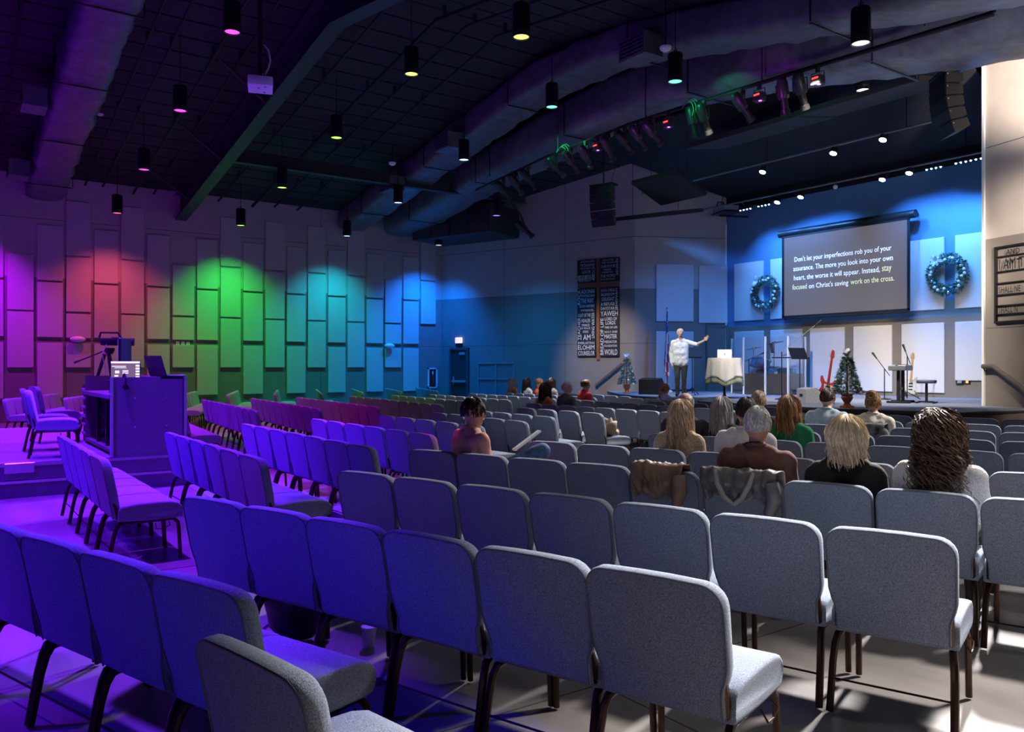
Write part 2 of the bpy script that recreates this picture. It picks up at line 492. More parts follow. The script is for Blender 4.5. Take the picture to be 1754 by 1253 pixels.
# insulated air ducts
def duct(name, label, y, path, wd, ht, seg=110, n=24, amp=0.06):
    t = thing(name, label, 'duct', (path[0][0], y, 0))
    xs = [p[0] for p in path]
    def zat(x):
        for (a, za), (b, zb) in zip(path, path[1:]):
            if a <= x <= b: return za + (zb - za) * (x - a) / (b - a)
        return path[-1][1]
    vs, fs = [], []
    for i in range(seg + 1):
        x = xs[0] + (xs[-1] - xs[0]) * i / seg
        zc = (zat(max(xs[0], x - 0.6)) + zat(min(xs[-1], x + 0.6)) + zat(x)) / 3 + ht / 2
        for k in range(n):
            a = 2 * math.pi * k / n
            ca, sa = math.cos(a), math.sin(a)
            e = 0.45
            py = wd / 2 * math.copysign(abs(ca) ** e, ca); pz = ht / 2 * math.copysign(abs(sa) ** e, sa)
            nz = mnoise.noise((x * 2.3 + py * 1.2, py * 1.6, pz * 1.6 + y)) + 0.6 * mnoise.noise((x * 6.0 + py * 3, py * 3.1, pz * 3 + y))
            f = 1 + nz * amp / (0.5 * wd)
            if i % 18 == 0: f *= 0.955
            vs.append((x - xs[0], py * f, zc + pz * f))
    for i in range(seg):
        for k in range(n):
            k2 = (k + 1) % n
            fs.append((i * n + k, (i + 1) * n + k, (i + 1) * n + k2, i * n + k2))
    fs.append(tuple(range(n))); fs.append(tuple(reversed(range(seg * n, (seg + 1) * n))))
    mb = MB(); mb.add(vs, fs); mb.build('duct_wrap', M_duct, t, 50)
    for j in range(9, seg, 18):
        x = xs[0] + (xs[-1] - xs[0]) * j / seg
        mb = MB(); zc = zat(x)
        mb.box((x - xs[0], 0, zc - 0.03), (0.04, wd + 0.1, 0.02))
        for sg in (-1, 1): mb.box((x - xs[0], sg * (wd / 2 + 0.05), (zc + zroof(x)) / 2), (0.02, 0.02, max(0.2, zroof(x) - zc)))
        mb.build('hanger', M_blackm, t, 0)
    return t
d1 = duct('air_duct', 'wrapped air duct sloping up the purple left edge of the roof', 2.35, [(XL + 0.05, 6.05), (-14, 7.65), (-7, 6.7)], 0.95, 0.7)
d2 = duct('air_duct', 'long blue-lit wrapped duct crossing the middle of the roof', 11.45, [(XL + 0.05, 6.1), (-15.2, 7.75), (-12.5, 7.75), (-1.0, 5.55)], 1.0, 0.7)
d3 = duct('air_duct', 'large wrapped duct nearest the stage, pale at the upper right', 13.2, [(XL + 0.3, 6.05), (-21, 6.65), (-14.5, 7.3), (-12.5, 7.3), (-1.0, 5.5)], 1.35, 0.95)
for t, xs in ((d1, (-23.6, -19.5)), (d2, (-21.2, -18.0, -11.0))):
    y = t.location.y
    for x in xs:
        sg = -1
        mb = MB(); z = zroof(x) - 0.75
        mb.box((x - t.location.x, sg * 0.75, z), (0.7, 0.45, 0.4)); b = mb.build('side_box', M_duct, t, 0)
        mb = MB()
        for k in range(5): mb.box((x - t.location.x, sg * 0.98, z - 0.14 + k * 0.07), (0.6, 0.02, 0.02))
        mb.build('grille', M_blackm, b, 0)
# black plenum where the large duct meets the front left wall
t = thing('duct_plenum', 'big black plenum box where the large duct meets the left corner', 'duct', (-23.65, 14.73, 5.76), math.atan2(CU.y, CU.x))
mb = MB(); mb.rbox((0, 0, 0.6), (3.3, 1.75, 0.95), 0.04); mb.build('plenum_box', mat('black duct board', (0.02, 0.022, 0.03), 0.6), t)
mb = MB()
for x in (-0.8, 0.0, 0.8): mb.box((x, -0.885, 0.6), (0.03, 0.02, 0.93))
mb.build('seam', M_blackm, t, 0)

# acoustic panels on the left wall (staggered columns)
A_ = [(0.66, 2.18), (2.34, 3.86), (3.92, 5.43)]
B_ = [(1.5, 3.02), (3.07, 4.59), (4.65, 6.17)]
Cc = [(1.5, 2.18), (2.33, 3.01), (3.07, 4.59), (4.65, 6.17)]
Dd = [(1.5, 2.18), (2.33, 3.01), (3.07, 4.59)]
cols = [[(1.5, 3.02), (3.07, 4.59)], A_, Cc, A_, B_, A_, Dd, A_, B_, A_, B_, A_, B_, A_, B_, A_, Dd, A_, [(3.07, 4.59), (4.65, 6.17)]]
def panel_mesh(w, h, d=0.055):
    mb = MB(); mb.rbox((0, -d / 2, 0), (w, d, h), 0.008, 1); return mb.mesh('acoustic_panel', M_panel)
PMB, PMS = panel_mesh(0.62, 1.52), panel_mesh(0.62, 0.68)
for i in range(-5, len(cols)):
    for z0, z1 in (cols[i] if i >= 0 else (A_ if i % 2 else B_)):
        p = link('acoustic_panel', PMB if z1 - z0 > 1 else PMS, WL)
        p.location = (1.80 + 0.7033 * i - YB, 0, (z0 + z1) / 2)

# emergency lights, switch plates and extinguisher cabinet on the left wall
def on_left(px, py): 
    p = atX(px, py, XL); return p.y, p.z
for px, py, la in ((132, 581, 'oval emergency light on the red-lit part of the panelled wall'), (664, 592, 'oval emergency light on the blue-lit part of the panelled wall')):
    y, z = on_left(px, py)
    t = thing('emergency_light', la, 'light', (XL + 0.06, y, z), R(90), 'oval emergency lights')
    mb = MB(); mb.box((0, -0.02, 0), (0.22, 0.1, 0.08)); mb.build('back_box', M_grey, t)
    mb = MB(); mb.sph((0, -0.09, 0), (0.20, 0.07, 0.085), 16, 8); mb.build('diffuser', M_white, t)
y, z = on_left(313, 588)
t = thing('switch_bank', 'row of three pale wall plates on the green-lit wall', 'switch', (XL, y, z), R(90))
for k in range(3):
    mb = MB(); mb.rbox((-0.15 + 0.15 * k, -0.01, 0), (0.09, 0.02, 0.13), 0.005, 1); p = mb.build('plate', M_white, t)
    mb = MB(); mb.box((-0.15 + 0.15 * k, -0.024, 0), (0.03, 0.01, 0.05)); mb.build('rocker', M_grey, p)
y, z = on_left(740, 647)
t = thing('extinguisher_cabinet', 'white fire extinguisher cabinet beside the exit door', 'cabinet', (XL, y, z), R(90))
mb = MB()
for a, b, c_, d_ in ((-0.17, 0, 0.05, 0.74), (0.17, 0, 0.05, 0.74)): mb.box((a, -0.03, b), (c_, 0.06, d_))
for b in (-0.345, 0.345): mb.box((0, -0.03, b), (0.39, 0.06, 0.05))
mb.build('frame', M_white, t, 0)
mb = MB(); mb.box((0, -0.01, 0), (0.30, 0.015, 0.64)); mb.build('recess', M_black, t, 0)
mb = MB(); mb.lathe([(0, 0), (0.05, 0), (0.055, 0.03), (0.055, 0.33), (0.03, 0.38), (0.02, 0.42), (0, 0.42)], 12, (0, -0.045, -0.28)); mb.build('cylinder', mat('extinguisher red', (0.5, 0.02, 0.02), 0.3), t)
mb = MB(); mb.box((0, -0.058, 0.0), (0.05, 0.004, 0.5)); mb.build('door_print', M_white, t, 0)

# exit door, exit sign, pass-through window on the cross wall
def on_cross(px, py):
    t = hit(px, C0, CU); p = C0 + CU * t
    d = -S * p.x + C * p.y
    return t, EYE + (HOR - py) / FPX * d
tL, _ = on_cross(772, 600); tR, _ = on_cross(804, 600)
dw = tR - tL
door = MB(); door.box((tL + dw / 2, -0.015, 1.07), (dw - 0.16, 0.05, 2.1))
do = struct('door_1', door, mat('dark brown door', (0.03, 0.028, 0.03), 0.45), 'dark exit door with a push bar under a lit exit sign', smooth=0)
do.location = (C0.x, C0.y, 0); do.rotation_euler = (0, 0, math.atan2(CU.y, CU.x))
mb = MB()
for x in (tL + 0.04, tR - 0.04): mb.box((x, -0.03, 1.09), (0.08, 0.12, 2.18))
mb.box((tL + dw / 2, -0.03, 2.17), (dw, 0.12, 0.08)); mb.build('door_frame', mat('door frame paint', (0.06, 0.06, 0.07), 0.5), do, 0)
mb = MB(); mb.rbox((tL + dw / 2 + 0.02, -0.09, 1.0), (dw - 0.22, 0.05, 0.08), 0.01, 1); mb.build('push_bar', M_silver, do)
mb = MB(); mb.rbox((tL + 0.19, -0.07, 1.03), (0.05, 0.06, 0.3), 0.01, 1); mb.build('latch_case', M_silver, do)
mb = MB(); mb.box((tR - 0.27, -0.07, 2.0), (0.25, 0.06, 0.09)); mb.build('door_closer', M_grey, do, 0)
tE, zE = on_cross(787, 584)
t = thing('exit_sign', 'lit red exit sign over the dark door', 'sign', (C0.x + CU.x * tE, C0.y + CU.y * tE, zE), math.atan2(CU.y, CU.x))
mb = MB(); mb.rbox((0, -0.04, 0.03), (0.30, 0.05, 0.2), 0.008, 1); mb.build('housing', glow('exit sign face', (0.95, 0.75, 0.85), 1.2), t)
mb = MB(); mb.box((0, -0.04, -0.12), (0.26, 0.07, 0.09)); mb.build('battery_box', M_black, t, 0)
fit_text('EXIT', 'lettering', glow('exit red', (1.0, 0.04, 0.05), 3.0), t, 0.23, 0.13, T(-0.115, -0.066, -0.035))
t0, _ = on_cross(820, 650); t1, _ = on_cross(881, 650)
win = MB()
for x in (t0, (t0 + t1) / 2, t1): win.box((x, -0.02, 1.05), (0.05, 0.05, 1.2))
for z in (0.45, 1.1, 1.65): win.box(((t0 + t1) / 2, -0.02, z), (t1 - t0 + 0.05, 0.05, 0.05))
wo = struct('window_1', win, mat('window frame grey', (0.22, 0.21, 0.21), 0.5), 'low four-pane interior window right of the exit door', smooth=0)
wo.location = (C0.x, C0.y, 0); wo.rotation_euler = (0, 0, math.atan2(CU.y, CU.x))
for i in range(2):
    for z0, z1 in ((0.475, 1.075), (1.125, 1.625)):
        mb = MB(); hw = (t1 - t0) / 2
        mb.box((t0 + hw * (i + 0.5), -0.006, (z0 + z1) / 2), (hw - 0.05, 0.008, z1 - z0)); mb.build('pane', mat('blind pane', (0.16, 0.16, 0.17), 0.25), wo, 0)

# ------------------------------------------------------------------ word cross on the front left wall
ta, za = on_cross(991, 443); tb, _ = on_cross(1062, 443)
_, zb1 = on_cross(1030, 443); _, zb0 = on_cross(1030, 610)
W_, H_ = tb - ta, zb1 - zb0
sg = thing('word_cross', 'black lettered boards forming a brown wooden cross on the wall', 'sign', (C0.x + CU.x * ta, C0.y + CU.y * ta, zb0), math.atan2(CU.y, CU.x))
M_ink = mat('white sign lettering', (0.72, 0.70, 0.68), 0.7, var=0.02)
M_board = mat('black sign board', (0.012, 0.011, 0.011), 0.6)
gx = 0.085; hz = H_ * 0.735
mb = MB(); mb.box((W_ / 2, -0.05, H_ / 2 - 0.06), (0.09, 0.04, H_ + 0.1)); mb.build('upright', M_wood, sg, 0)
mb = MB(); mb.box((W_ / 2, -0.052, hz), (W_ - 0.02, 0.04, 0.13)); mb.build('crossbar', M_wood, sg, 0)
boards = {
 'tl': (0, hz + 0.09, W_ / 2 - gx, H_, [('v', 'DELIVERER', 0.03, .10, .97, .33), ('h', 'JEHOVAH JIREH', .18, .85, .97, .95), ('h', 'MESSIAH', .18, .70, .78, .82), ('h', 'THE ALMIGHTY', .18, .58, .78, .66), ('h', 'SAVIOR', .26, .38, .74, .53), ('h', 'AUTHOR &', .12, .24, .74, .33), ('h', 'FINISHER OF', .06, .13, .78, .21), ('h', 'OUR FAITH', .08, .03, .74, .11), ('v', 'ADVOCATE', .82, .06, .97, .82)]),
 'tr': (W_ / 2 + gx, hz + 0.09, W_, H_, [('h', 'LION OF THE', .14, .87, .72, .95), ('h', 'TRIBE OF JUDAH', .06, .74, .84, .83), ('h', 'THE DOOR', .05, .58, .82, .70), ('h', 'MAKER', .2, .46, .6, .54), ('h', 'CORNERSTONE', .1, .35, .68, .42), ('h', 'THE WORD', .03, .17, .82, .29), ('h', 'SON OF MAN', .03, .05, .78, .12), ('v', 'REDEEMER', .86, .25, .97, .97)]),
 'bl': (0, 0, W_ / 2 - gx, hz - 0.09, [('v', 'ROCK', .02, .76, .18, .98), ('h', 'ADONAI', .22, .92, .95, .98), ('h', 'PHYSICIAN', .22, .87, .95, .905), ('h', 'THE WAY', .22, .78, .9, .85), ('h', 'GOOD SHEPHERD', .12, .72, .95, .755), ('h', 'IMMANUEL', .2, .66, .93, .69), ('h', 'LIGHT OF THE', .05, .58, .74, .63), ('h', 'HEALER', .22, .50, .72, .55), ('h', 'PRINCE', .26, .44, .68, .475), ('h', 'OF PEACE', .18, .40, .72, .425), ('h', 'KING', .32, .345, .62, .38), ('v', 'TEACHER', .03, .24, .17, .57), ('h', 'I AM', .2, .24, .73, .32), ('v', 'LIVING WATER', .80, .27, .95, .64), ('h', 'EVERLASTING', .05, .18, .95, .215), ('h', 'ELOHIM', .04, .10, .95, .165), ('h', 'COUNSELOR', .05, .015, .95, .08)]),
 'br': (W_ / 2 + gx, 0, W_, hz - 0.09, [('h', 'ALPHA OMEGA', .04, .93, .78, .97), ('h', 'BRIDEGROOM', .06, .87, .76, .91), ('h', 'DELIGHT', .1, .80, .76, .85), ('h', 'A REFUGE', .04, .73, .78, .775), ('h', 'DAYSTAR', .04, .67, .78, .71), ('v', 'JEHOVAH', .82, .66, .97, .97), ('h', 'YAWEH', .03, .58, .95, .65), ('h', 'LORD OF', .26, .515, .9, .56), ('h', 'LORDS', .3, .455, .82, .505), ('v', 'BREAD OF LIFE', .02, .02, .19, .55), ('h', 'TREE OF LIFE', .24, .40, .92, .43), ('h', 'HOLY ONE', .24, .335, .92, .365), ('h', 'MASTER', .24, .255, .9, .315), ('h', 'MEDIATOR', .24, .19, .9, .225), ('h', 'FOUNDATION', .24, .135, .9, .165), ('h', 'WORLD', .24, .02, .92, .10)]),
}
for k, (x0, z0, x1, z1, words) in boards.items():
    mb = MB(); mb.box(((x0 + x1) / 2, -0.05, (z0 + z1) / 2), (x1 - x0, 0.06, z1 - z0)); bo = mb.build('board', M_board, sg, 0)
    w0, h0 = x1 - x0, z1 - z0
    for kind, s_, a, b, c_, d_ in words:
        if kind == 'h':
            fit_text(s_, 'lettering', M_ink, bo, (c_ - a) * w0, (d_ - b) * h0, T(x0 + a * w0, -0.082, z0 + b * h0))
        else:
            fit_text(s_, 'lettering', M_ink, bo, (d_ - b) * h0, (c_ - a) * w0, T(x0 + c_ * w0, -0.082, z0 + b * h0) @ RY(-90))

# framed verse on the right wall
def on_right(px, py):
    t = hit(px, P4, FU); p = P4 + FU * t
    d = -S * p.x + C * p.y
    return t, EYE + (HOR - py) / FPX * d
tv, zv1 = on_right(1708, 425); _, zv0 = on_right(1708, 552)
vs_ = thing('verse_sign', 'black framed verse with dark lettering on the right wall', 'sign', (P4.x + FU.x * tv, P4.y + FU.y * tv, zv0), math.atan2(FU.y, FU.x))
VH = zv1 - zv0; VW = 2.6
mb = MB()
for x in (0, VW): mb.box((x, -0.03, VH / 2), (0.04, 0.05, VH + 0.04))
for z in (0, VH): mb.box((VW / 2, -0.03, z), (VW, 0.05, 0.04))
mb.build('frame', M_black, vs_, 0)
for fz in (0.875, 0.675, 0.52, 0.365, 0.22, 0.105):
    mb = MB(); mb.box((VW / 2, -0.03, VH * fz), (VW - 0.04, 0.03, 0.022)); mb.build('bar', M_black, vs_, 0)
for s_, x, z, w_, h_ in (('AND', 0.24, 0.885, 0.28, 0.075), ('I AM T', 0.09, 0.70, 0.52, 0.14), ('SHALL NE', 0.08, 0.385, 0.46, 0.085), ('SHALL N', 0.08, 0.118, 0.40, 0.085)):
    fit_text(s_, 'lettering', M_black, vs_, w_, h_ * VH, T(x, -0.05, z * VH))

# handrails
def rail(name, label, pts, rz, org, r=0.03):
    t = thing(name, label, 'handrail', org, rz)
    mb = MB(); mb.tube(pts, r, 10); mb.build('rail', mat('handrail wood', (0.10, 0.085, 0.075), 0.45), t)
    for a in (pts[0], pts[-1], pts[len(pts) // 2]):
        mb = MB(); mb.tube([a, (a[0], -0.05, a[2] - 0.08), (a[0], -0.005, a[2] - 0.1)], 0.012, 6); mb.build('bracket', M_blackm, t)
ra, rza = on_cross(1023, 660); rb, rzb = on_cross(1068, 623)
rail('handrail', 'dark sloping handrail on the wall below the word cross', [(ra, -0.1, rza), ((ra + rb) / 2, -0.1, (rza + rzb) / 2), (rb, -0.1, rzb)], math.atan2(CU.y, CU.x), (C0.x, C0.y, 0), 0.05)
q0, z0 = on_right(1690, 627); q1, z1 = on_right(1708, 627); q2, z2 = on_right(1752, 660)
rail('handrail', 'grey handrail bending down the right wall beside the stage steps', [(q0, -0.1, z0), (q1, -0.1, z1), (q2, -0.1, z2), (q2 + 0.5, -0.1, z2 - 0.42)], math.atan2(FU.y, FU.x), (P4.x, P4.y, 0), 0.045)
# ================================================================== stage
SZ = 0.75
tA = hit(1040, C0, CU); pA = C0 + CU * tA
front = [(pA.x, pA.y), (-16.8, 15.6), (-14.0, 14.5), (-11.5, 13.75), (-9.0, 13.5), (-6.8, 14.1), (P4.x + FU.x * 1.2, P4.y + FU.y * 1.2)]
back_ = [(P4.x, P4.y), (P3.x, P3.y), (P2.x, P2.y), (P1.x, P1.y)]
stg = thing('stage', 'low carpeted stage with a faceted front edge and dark trim', 'stage', (0, 0, 0))
mb = MB(); mb.prism(front + back_, 0.002, SZ - 0.05); mb.build('platform', M_fascia, stg, 0)
cx_, cy_ = -12.0, 17.5
def grow(p, k): 
    v = Vector((p[0] - cx_, p[1] - cy_)); v = v * (1 + k / v.length); return (cx_ + v.x, cy_ + v.y)
mb = MB(); mb.prism([front[0]] + [grow(p, 0.05) for p in front[1:-1]] + [front[-1]] + back_, SZ - 0.05, SZ - 0.012); mb.build('edge_trim', M_dark, stg, 0)
mb = MB(); mb.prism([front[0]] + [grow(p, 0.04) for p in front[1:-1]] + [front[-1]] + back_, SZ - 0.012, SZ); mb.build('carpet', M_carpet, stg, 0)
st_ = [(-9.9, 13.59), (-9.0, 13.5), (-6.8, 14.1)]
for k, (zz, g) in enumerate(((0.25, 0.62), (0.5, 0.32))):
    mb = MB(); mb.prism([grow(p, 0.02) for p in st_] + [grow(p, g) for p in reversed(st_)], 0.003, zz); mb.build('step', M_fascia, stg, 0)
    mb = MB(); mb.prism([grow(p, g - 0.05) for p in st_] + [grow(p, g + 0.01) for p in reversed(st_)], zz, zz + 0.012); mb.build('step_nosing', M_dark, stg, 0)
for k in range(3):
    a = P4 + FU * (1.25 + 0.32 * k)
    mb = MB(); mb.box((0.16, -0.55, (0.56 - 0.19 * k) / 2 + 0.002), (0.32, 1.05, 0.56 - 0.19 * k), T(a.x, a.y, 0) @ Matrix.Rotation(math.atan2(FU.y, FU.x), 4, 'Z')); mb.build('side_step', M_dark, stg, 0)

# acoustic panels on the stage walls
def spanel(parent, x0, x1, z0, z1, d=0.06):
    mb = MB(); mb.rbox(((x0 + x1) / 2, -d / 2, (z0 + z1) / 2), (x1 - x0, d, z1 - z0), 0.01, 1); return mb.build('acoustic_panel', M_panel_st, parent)
for i in range(6):
    x0 = -16.85 + 1.36 * i - P2.x
    spanel(WB, x0, x0 + 1.1, 0.86 if i < 5 else 1.18, 2.62); spanel(WB, x0, x0 + 1.1, 2.95, 4.75)
LW = (P2 - P1).normalized()
def on_wing(px, py):
    t = hit(px, P1, LW); p = P1 + LW * t
    return t, EYE + (HOR - py) / FPX * (-S * p.x + C * p.y)
for xa, ya, xb, yb in ((1123, 452, 1187, 550), (1196, 455, 1245, 553), (1123, 567, 1187, 667)):
    a, z1 = on_wing(xa, ya); b, _ = on_wing(xb, yb); _, z0 = on_wing(xa, yb)
    spanel(WW, a, b, z0, z1)
a, z1 = on_wing(1212, 560); b, _ = on_wing(1243, 560)
mb = MB(); mb.box(((a + b) / 2, -0.02, (SZ + z1) / 2), (b - a, 0.05, z1 - SZ))
d2_ = struct('door_2', mb, mat('taupe door', (0.17, 0.145, 0.13), 0.5), 'taupe door on the stage side wall behind the draped table', smooth=0)
d2_.location = (P1.x, P1.y, 0); d2_.rotation_euler = (0, 0, math.atan2(LW.y, LW.x))
mb = MB()
for x in (a - 0.03, b + 0.03): mb.box((x, -0.03, (SZ + z1) / 2), (0.07, 0.08, z1 - SZ))
mb.box(((a + b) / 2, -0.03, z1 + 0.03), (b - a + 0.13, 0.08, 0.07)); mb.build('door_frame', M_fascia, d2_, 0)
mb = MB(); mb.sph((b - 0.12, -0.09, SZ + 0.95), 0.035, 10, 6); mb.build('door_knob', M_silver, d2_)
a, z = on_wing(1198, 607)
t = thing('light_switch', 'small pale switch plate beside the stage door', 'switch', (P1.x + LW.x * a, P1.y + LW.y * a, z), math.atan2(LW.y, LW.x))
mb = MB(); mb.rbox((0, -0.008, 0), (0.08, 0.016, 0.13), 0.004, 1); p = mb.build('plate', M_white, t)
mb = MB(); mb.box((0, -0.02, 0), (0.025, 0.012, 0.05)); mb.build('rocker', M_white, p, 0)
for px, la, m in ((1645, 'dark grey socket box on the stage back wall', M_grey), (1658, 'small orange-lit socket box on the stage back wall', None)):
    p = atY(px, 653, 20.5)
    t = thing('wall_box', la, 'socket', (p.x, 20.5, p.z), 0)
    mb = MB(); mb.rbox((0, -0.02, 0), (0.18 if m else 0.13, 0.04, 0.16 if m else 0.13), 0.006, 1); q = mb.build('plate', M_blackm, t)
    mb = MB(); mb.box((0, -0.045, 0), (0.1 if m else 0.06, 0.01, 0.08), ); mb.build('cover', m or glow('orange indicator', (1.0, 0.35, 0.12), 1.2), q, 0)

# ------------------------------------------------------------------ projection screen
SX0, SX1, SB, ST_ = -14.74, -11.0, 2.96, 5.28
sc = thing('projection_screen', 'hanging projection screen showing four lines of text', 'screen', (-12.87, 20.05, SB))
hw, hh = (SX1 - SX0) / 2, ST_ - SB
M_scr = mat('lit screen cloth', (0.03, 0.028, 0.028), 0.8, var=0.02, emit=(0.50, 0.43, 0.44), es=0.25)
mb = MB(); mb.box((0, 0, hh / 2), (2 * hw - 0.08, 0.012, hh - 0.06)); cl = mb.build('cloth', M_scr, sc, 0)
mb = MB()
for x in (-hw, hw): mb.box((x, -0.004, hh / 2), (0.07, 0.02, hh))
for z in (0.0, hh): mb.box((0, -0.004, z), (2 * hw + 0.07, 0.02, 0.07))
mb.build('border', M_black, sc, 0)
mb = MB(); mb.tube([(-hw - 0.16, 0.05, hh + 0.1), (hw + 0.16, 0.05, hh + 0.1)], 0.105, 14); mb.build('roller_case', M_blackm, sc)
mb = MB()
for x in (-hw, hw): mb.box((x, 0.24, hh + 0.14), (0.05, 0.40, 0.05))
mb.build('wall_bracket', M_blackm, sc, 0)
mb = MB(); mb.tube([(-hw + 0.02, 0, -0.05), (hw - 0.02, 0, -0.05)], 0.025, 8); mb.build('weight_bar', M_black, sc)
M_tw = glow('screen white text', (0.95, 0.95, 0.98), 0.75)
M_ty = glow('screen yellow text', (0.86, 0.80, 0.40), 0.6)
lh, th_ = 0.265, 0.185
def line(parts, i, x0, x1):
    tot = sum(len(s_) for s_, _ in parts) + (len(parts) - 1)
    x = x0; W2 = (x1 - x0)
    for s_, m in parts:
        w2 = W2 * len(s_) / tot
        fit_text(s_, 'lettering', m, cl, w2, th_ * (1.0 if any(c in s_ for c in 'gyp') else 0.78), T(x, -0.008, 1.52 - lh * i + (0 if any(c in s_ for c in 'gyp') else 0.045)))
        x += w2 + W2 / tot
line([("Don't let your imperfections rob you of your", M_tw)], 0, -1.48, 1.42)
line([('assurance. The more you look into your own', M_tw)], 1, -1.52, 1.46)
line([('heart, the worse it will appear. Instead,', M_tw), ('stay', M_ty)], 2, -1.50, 1.42)
line([('focused', M_ty), ("on Christ's saving", M_tw), ('work on the cross.', M_ty)], 3, -1.55, 1.49)

# ------------------------------------------------------------------ greenery
M_leaf = mat('frosted green needles', (0.05, 0.13, 0.065), 0.7, var=0.5, scale=20)
M_leaf2 = mat('pale frosted needles', (0.35, 0.46, 0.42), 0.7, var=0.3, scale=20)
M_baw = mat('white bauble', (0.85, 0.85, 0.86), 0.25, var=0.02)
M_bas = mat('silver bauble', (0.75, 0.72, 0.68), 0.2, metal=0.8, var=0.02)
M_bat = mat('teal bauble', (0.05, 0.30, 0.42), 0.25, var=0.05)
M_terra = mat('terracotta pot', (0.42, 0.13, 0.05), 0.6, var=0.2, scale=12)
BALL = {}
for nm, m in (('w', M_baw), ('s', M_bas), ('t', M_bat)):
    mb = MB(); mb.sph((0, 0, 0), 0.032, 10, 6); BALL[nm] = mb.mesh('bauble', m)
def blade(mb, p, d, L, wd):
    d = d.normalized(); s_ = d.orthogonal().normalized() * wd
    s_.rotate(Matrix.Rotation(random.uniform(0, 6.28), 3, d))
    t2 = d.cross(s_).normalized() * wd * 0.7
    a = p + d * L * 0.45
    mb.add([p, a + s_, a - s_, a + t2, p + d * L], [(0, 1, 3), (0, 3, 2), (0, 2, 1), (1, 4, 3), (3, 4, 2), (2, 4, 1)])
def ribbon(mb, c, r, n=9):
    for k in range(n):
        a = 6.283 * k / n + random.uniform(-.2, .2); e = random.uniform(0.0, 1.1)
        d = Vector((math.cos(a) * math.cos(e), math.sin(a) * math.cos(e), math.sin(e)))
        s_ = d.cross(Vector((0, 0, 1))).normalized() * r * 0.22
        p = Vector(c)
        up = Vector((0, 0, 0.004))
        q = [p + s_ * .3, p - s_ * .3, p + d * r * .55 + s_ + Vector((0, 0, r * .15)), p + d * r * .55 - s_ + Vector((0, 0, r * .15)), p + d * r + s_ * .5, p + d * r - s_ * .5]
        mb.add(q + [x - up for x in q], [(0, 1, 3, 2), (2, 3, 5, 4), (7, 6, 8, 9), (9, 8, 10, 11), (0, 2, 8, 6), (2, 4, 10, 8), (1, 7, 9, 3), (3, 9, 11, 5), (4, 5, 11, 10)])
def xmas_tree(loc, h, label):
    t = thing('christmas_tree', label, 'tree', loc, 0, 'small potted christmas trees on the stage')
    mb = MB(); mb.lathe([(0.0, 0.003), (0.13, 0.003), (0.13, 0.03), (0.07, 0.05), (0.05, 0.09), (0.09, 0.15), (0.11, 0.20), (0.09, 0.22), (0.12, 0.26), (0.10, 0.265), (0, 0.25)], 18); mb.build('pot', M_terra, t)
    mb = MB(); mb.tube([(0, 0, 0.24), (0, 0, h - 0.12)], [0.02, 0.008], 6); mb.build('trunk', M_wood, t)
    mb = MB(); z0 = 0.27
    for k in range(1500):
        f = random.random() ** 1.25
        z = z0 + f * (h - 0.16 - z0)
        rr = (1 - f) * 0.21 + 0.035
        a = random.uniform(0, 6.283); ra_ = rr * math.sqrt(random.uniform(0.25, 1.0))
        p = Vector((ra_ * math.cos(a), ra_ * math.sin(a), z))
        mb.cur = 0 if random.random() < .65 else 1
        blade(mb, p, Vector((math.cos(a), math.sin(a), random.uniform(-.5, .5))), random.uniform(0.05, 0.10), 0.009)
    fo = mb.build('foliage', [M_leaf, M_leaf2], t, 0); fo['kind'] = 'stuff'
    for k in range(30):
        f = (k + .5) / 30; z = z0 + f * (h - 0.24 - z0); a = k * 2.4
        rr = (1 - f) * 0.23 + 0.05
        b = link('bauble', BALL['wwst'[k % 4]], t); b.location = (rr * math.cos(a), rr * math.sin(a), z)
        s_ = random.uniform(.7, 1.15); b.scale = (s_, s_, s_)
    mb = MB(); ribbon(mb, (0, 0, h - 0.14), 0.17, 11); mb.build('bow', mat('white ribbon', (0.82, 0.83, 0.88), 0.4, var=0.03), t, 0)
    return t
p = atZ(1451, 698, SZ); xmas_tree((p.x, p.y, SZ), 1.1, 'decorated potted tree beside the red guitar at the stage edge')
p = atZ(1078, 673, SZ); xmas_tree((p.x, p.y - 0.1, SZ), 1.16, 'decorated potted tree at the left corner of the stage')
def wreath(px, py, label):
    p = atY(px, py, 20.38)
    t = thing('wreath', label, 'wreath', (p.x, 20.38, p.z), 0, 'wreaths flanking the screen')
    mb = MB()
    for k in range(2600):
        a = random.uniform(0, 6.283); b = random.uniform(0, 6.283); r0 = 0.40; rr = 0.10 * math.sqrt(random.random())
        ce = Vector((math.cos(a), 0, math.sin(a)))
        p_ = ce * (r0 + rr * math.cos(b)) + Vector((0, -0.02 + rr * math.sin(b) * .6, 0))
        d = ce * math.cos(b) + Vector((0, -abs(math.sin(b)) - .2, 0)) + Vector((-math.sin(a), 0, math.cos(a))) * random.uniform(-.8, .8)
        mb.cur = 0 if random.random() < .75 else 1
        blade(mb, p_, d, random.uniform(.05, .11), .010)
    fo = mb.build('foliage', [M_leaf, M_leaf2], t, 0); fo['kind'] = 'stuff'
    for k in range(22):
        a = 6.283 * k / 22 + random.uniform(-.1, .1); r0 = random.uniform(.34, .47)
        b = link('bauble', BALL['wwstw'[k % 5]], t); b.location = (r0 * math.cos(a), -0.10, r0 * math.sin(a)); b.scale = (1.25,) * 3
    mb = MB(); ribbon(mb, (0, 0, 0), .17, 10)
    o = mb.build('bow', mat('white ribbon', (0.82, 0.83, 0.88), 0.4), t, 0); o.location = (-0.22, -0.13, 0.36); o.rotation_euler = (R(90), 0, 0)
    mb = MB(); mb.tube([(0, 0.06, .44), (0, 0.10, .50)], .01, 6); mb.build('hook', M_blackm, t)
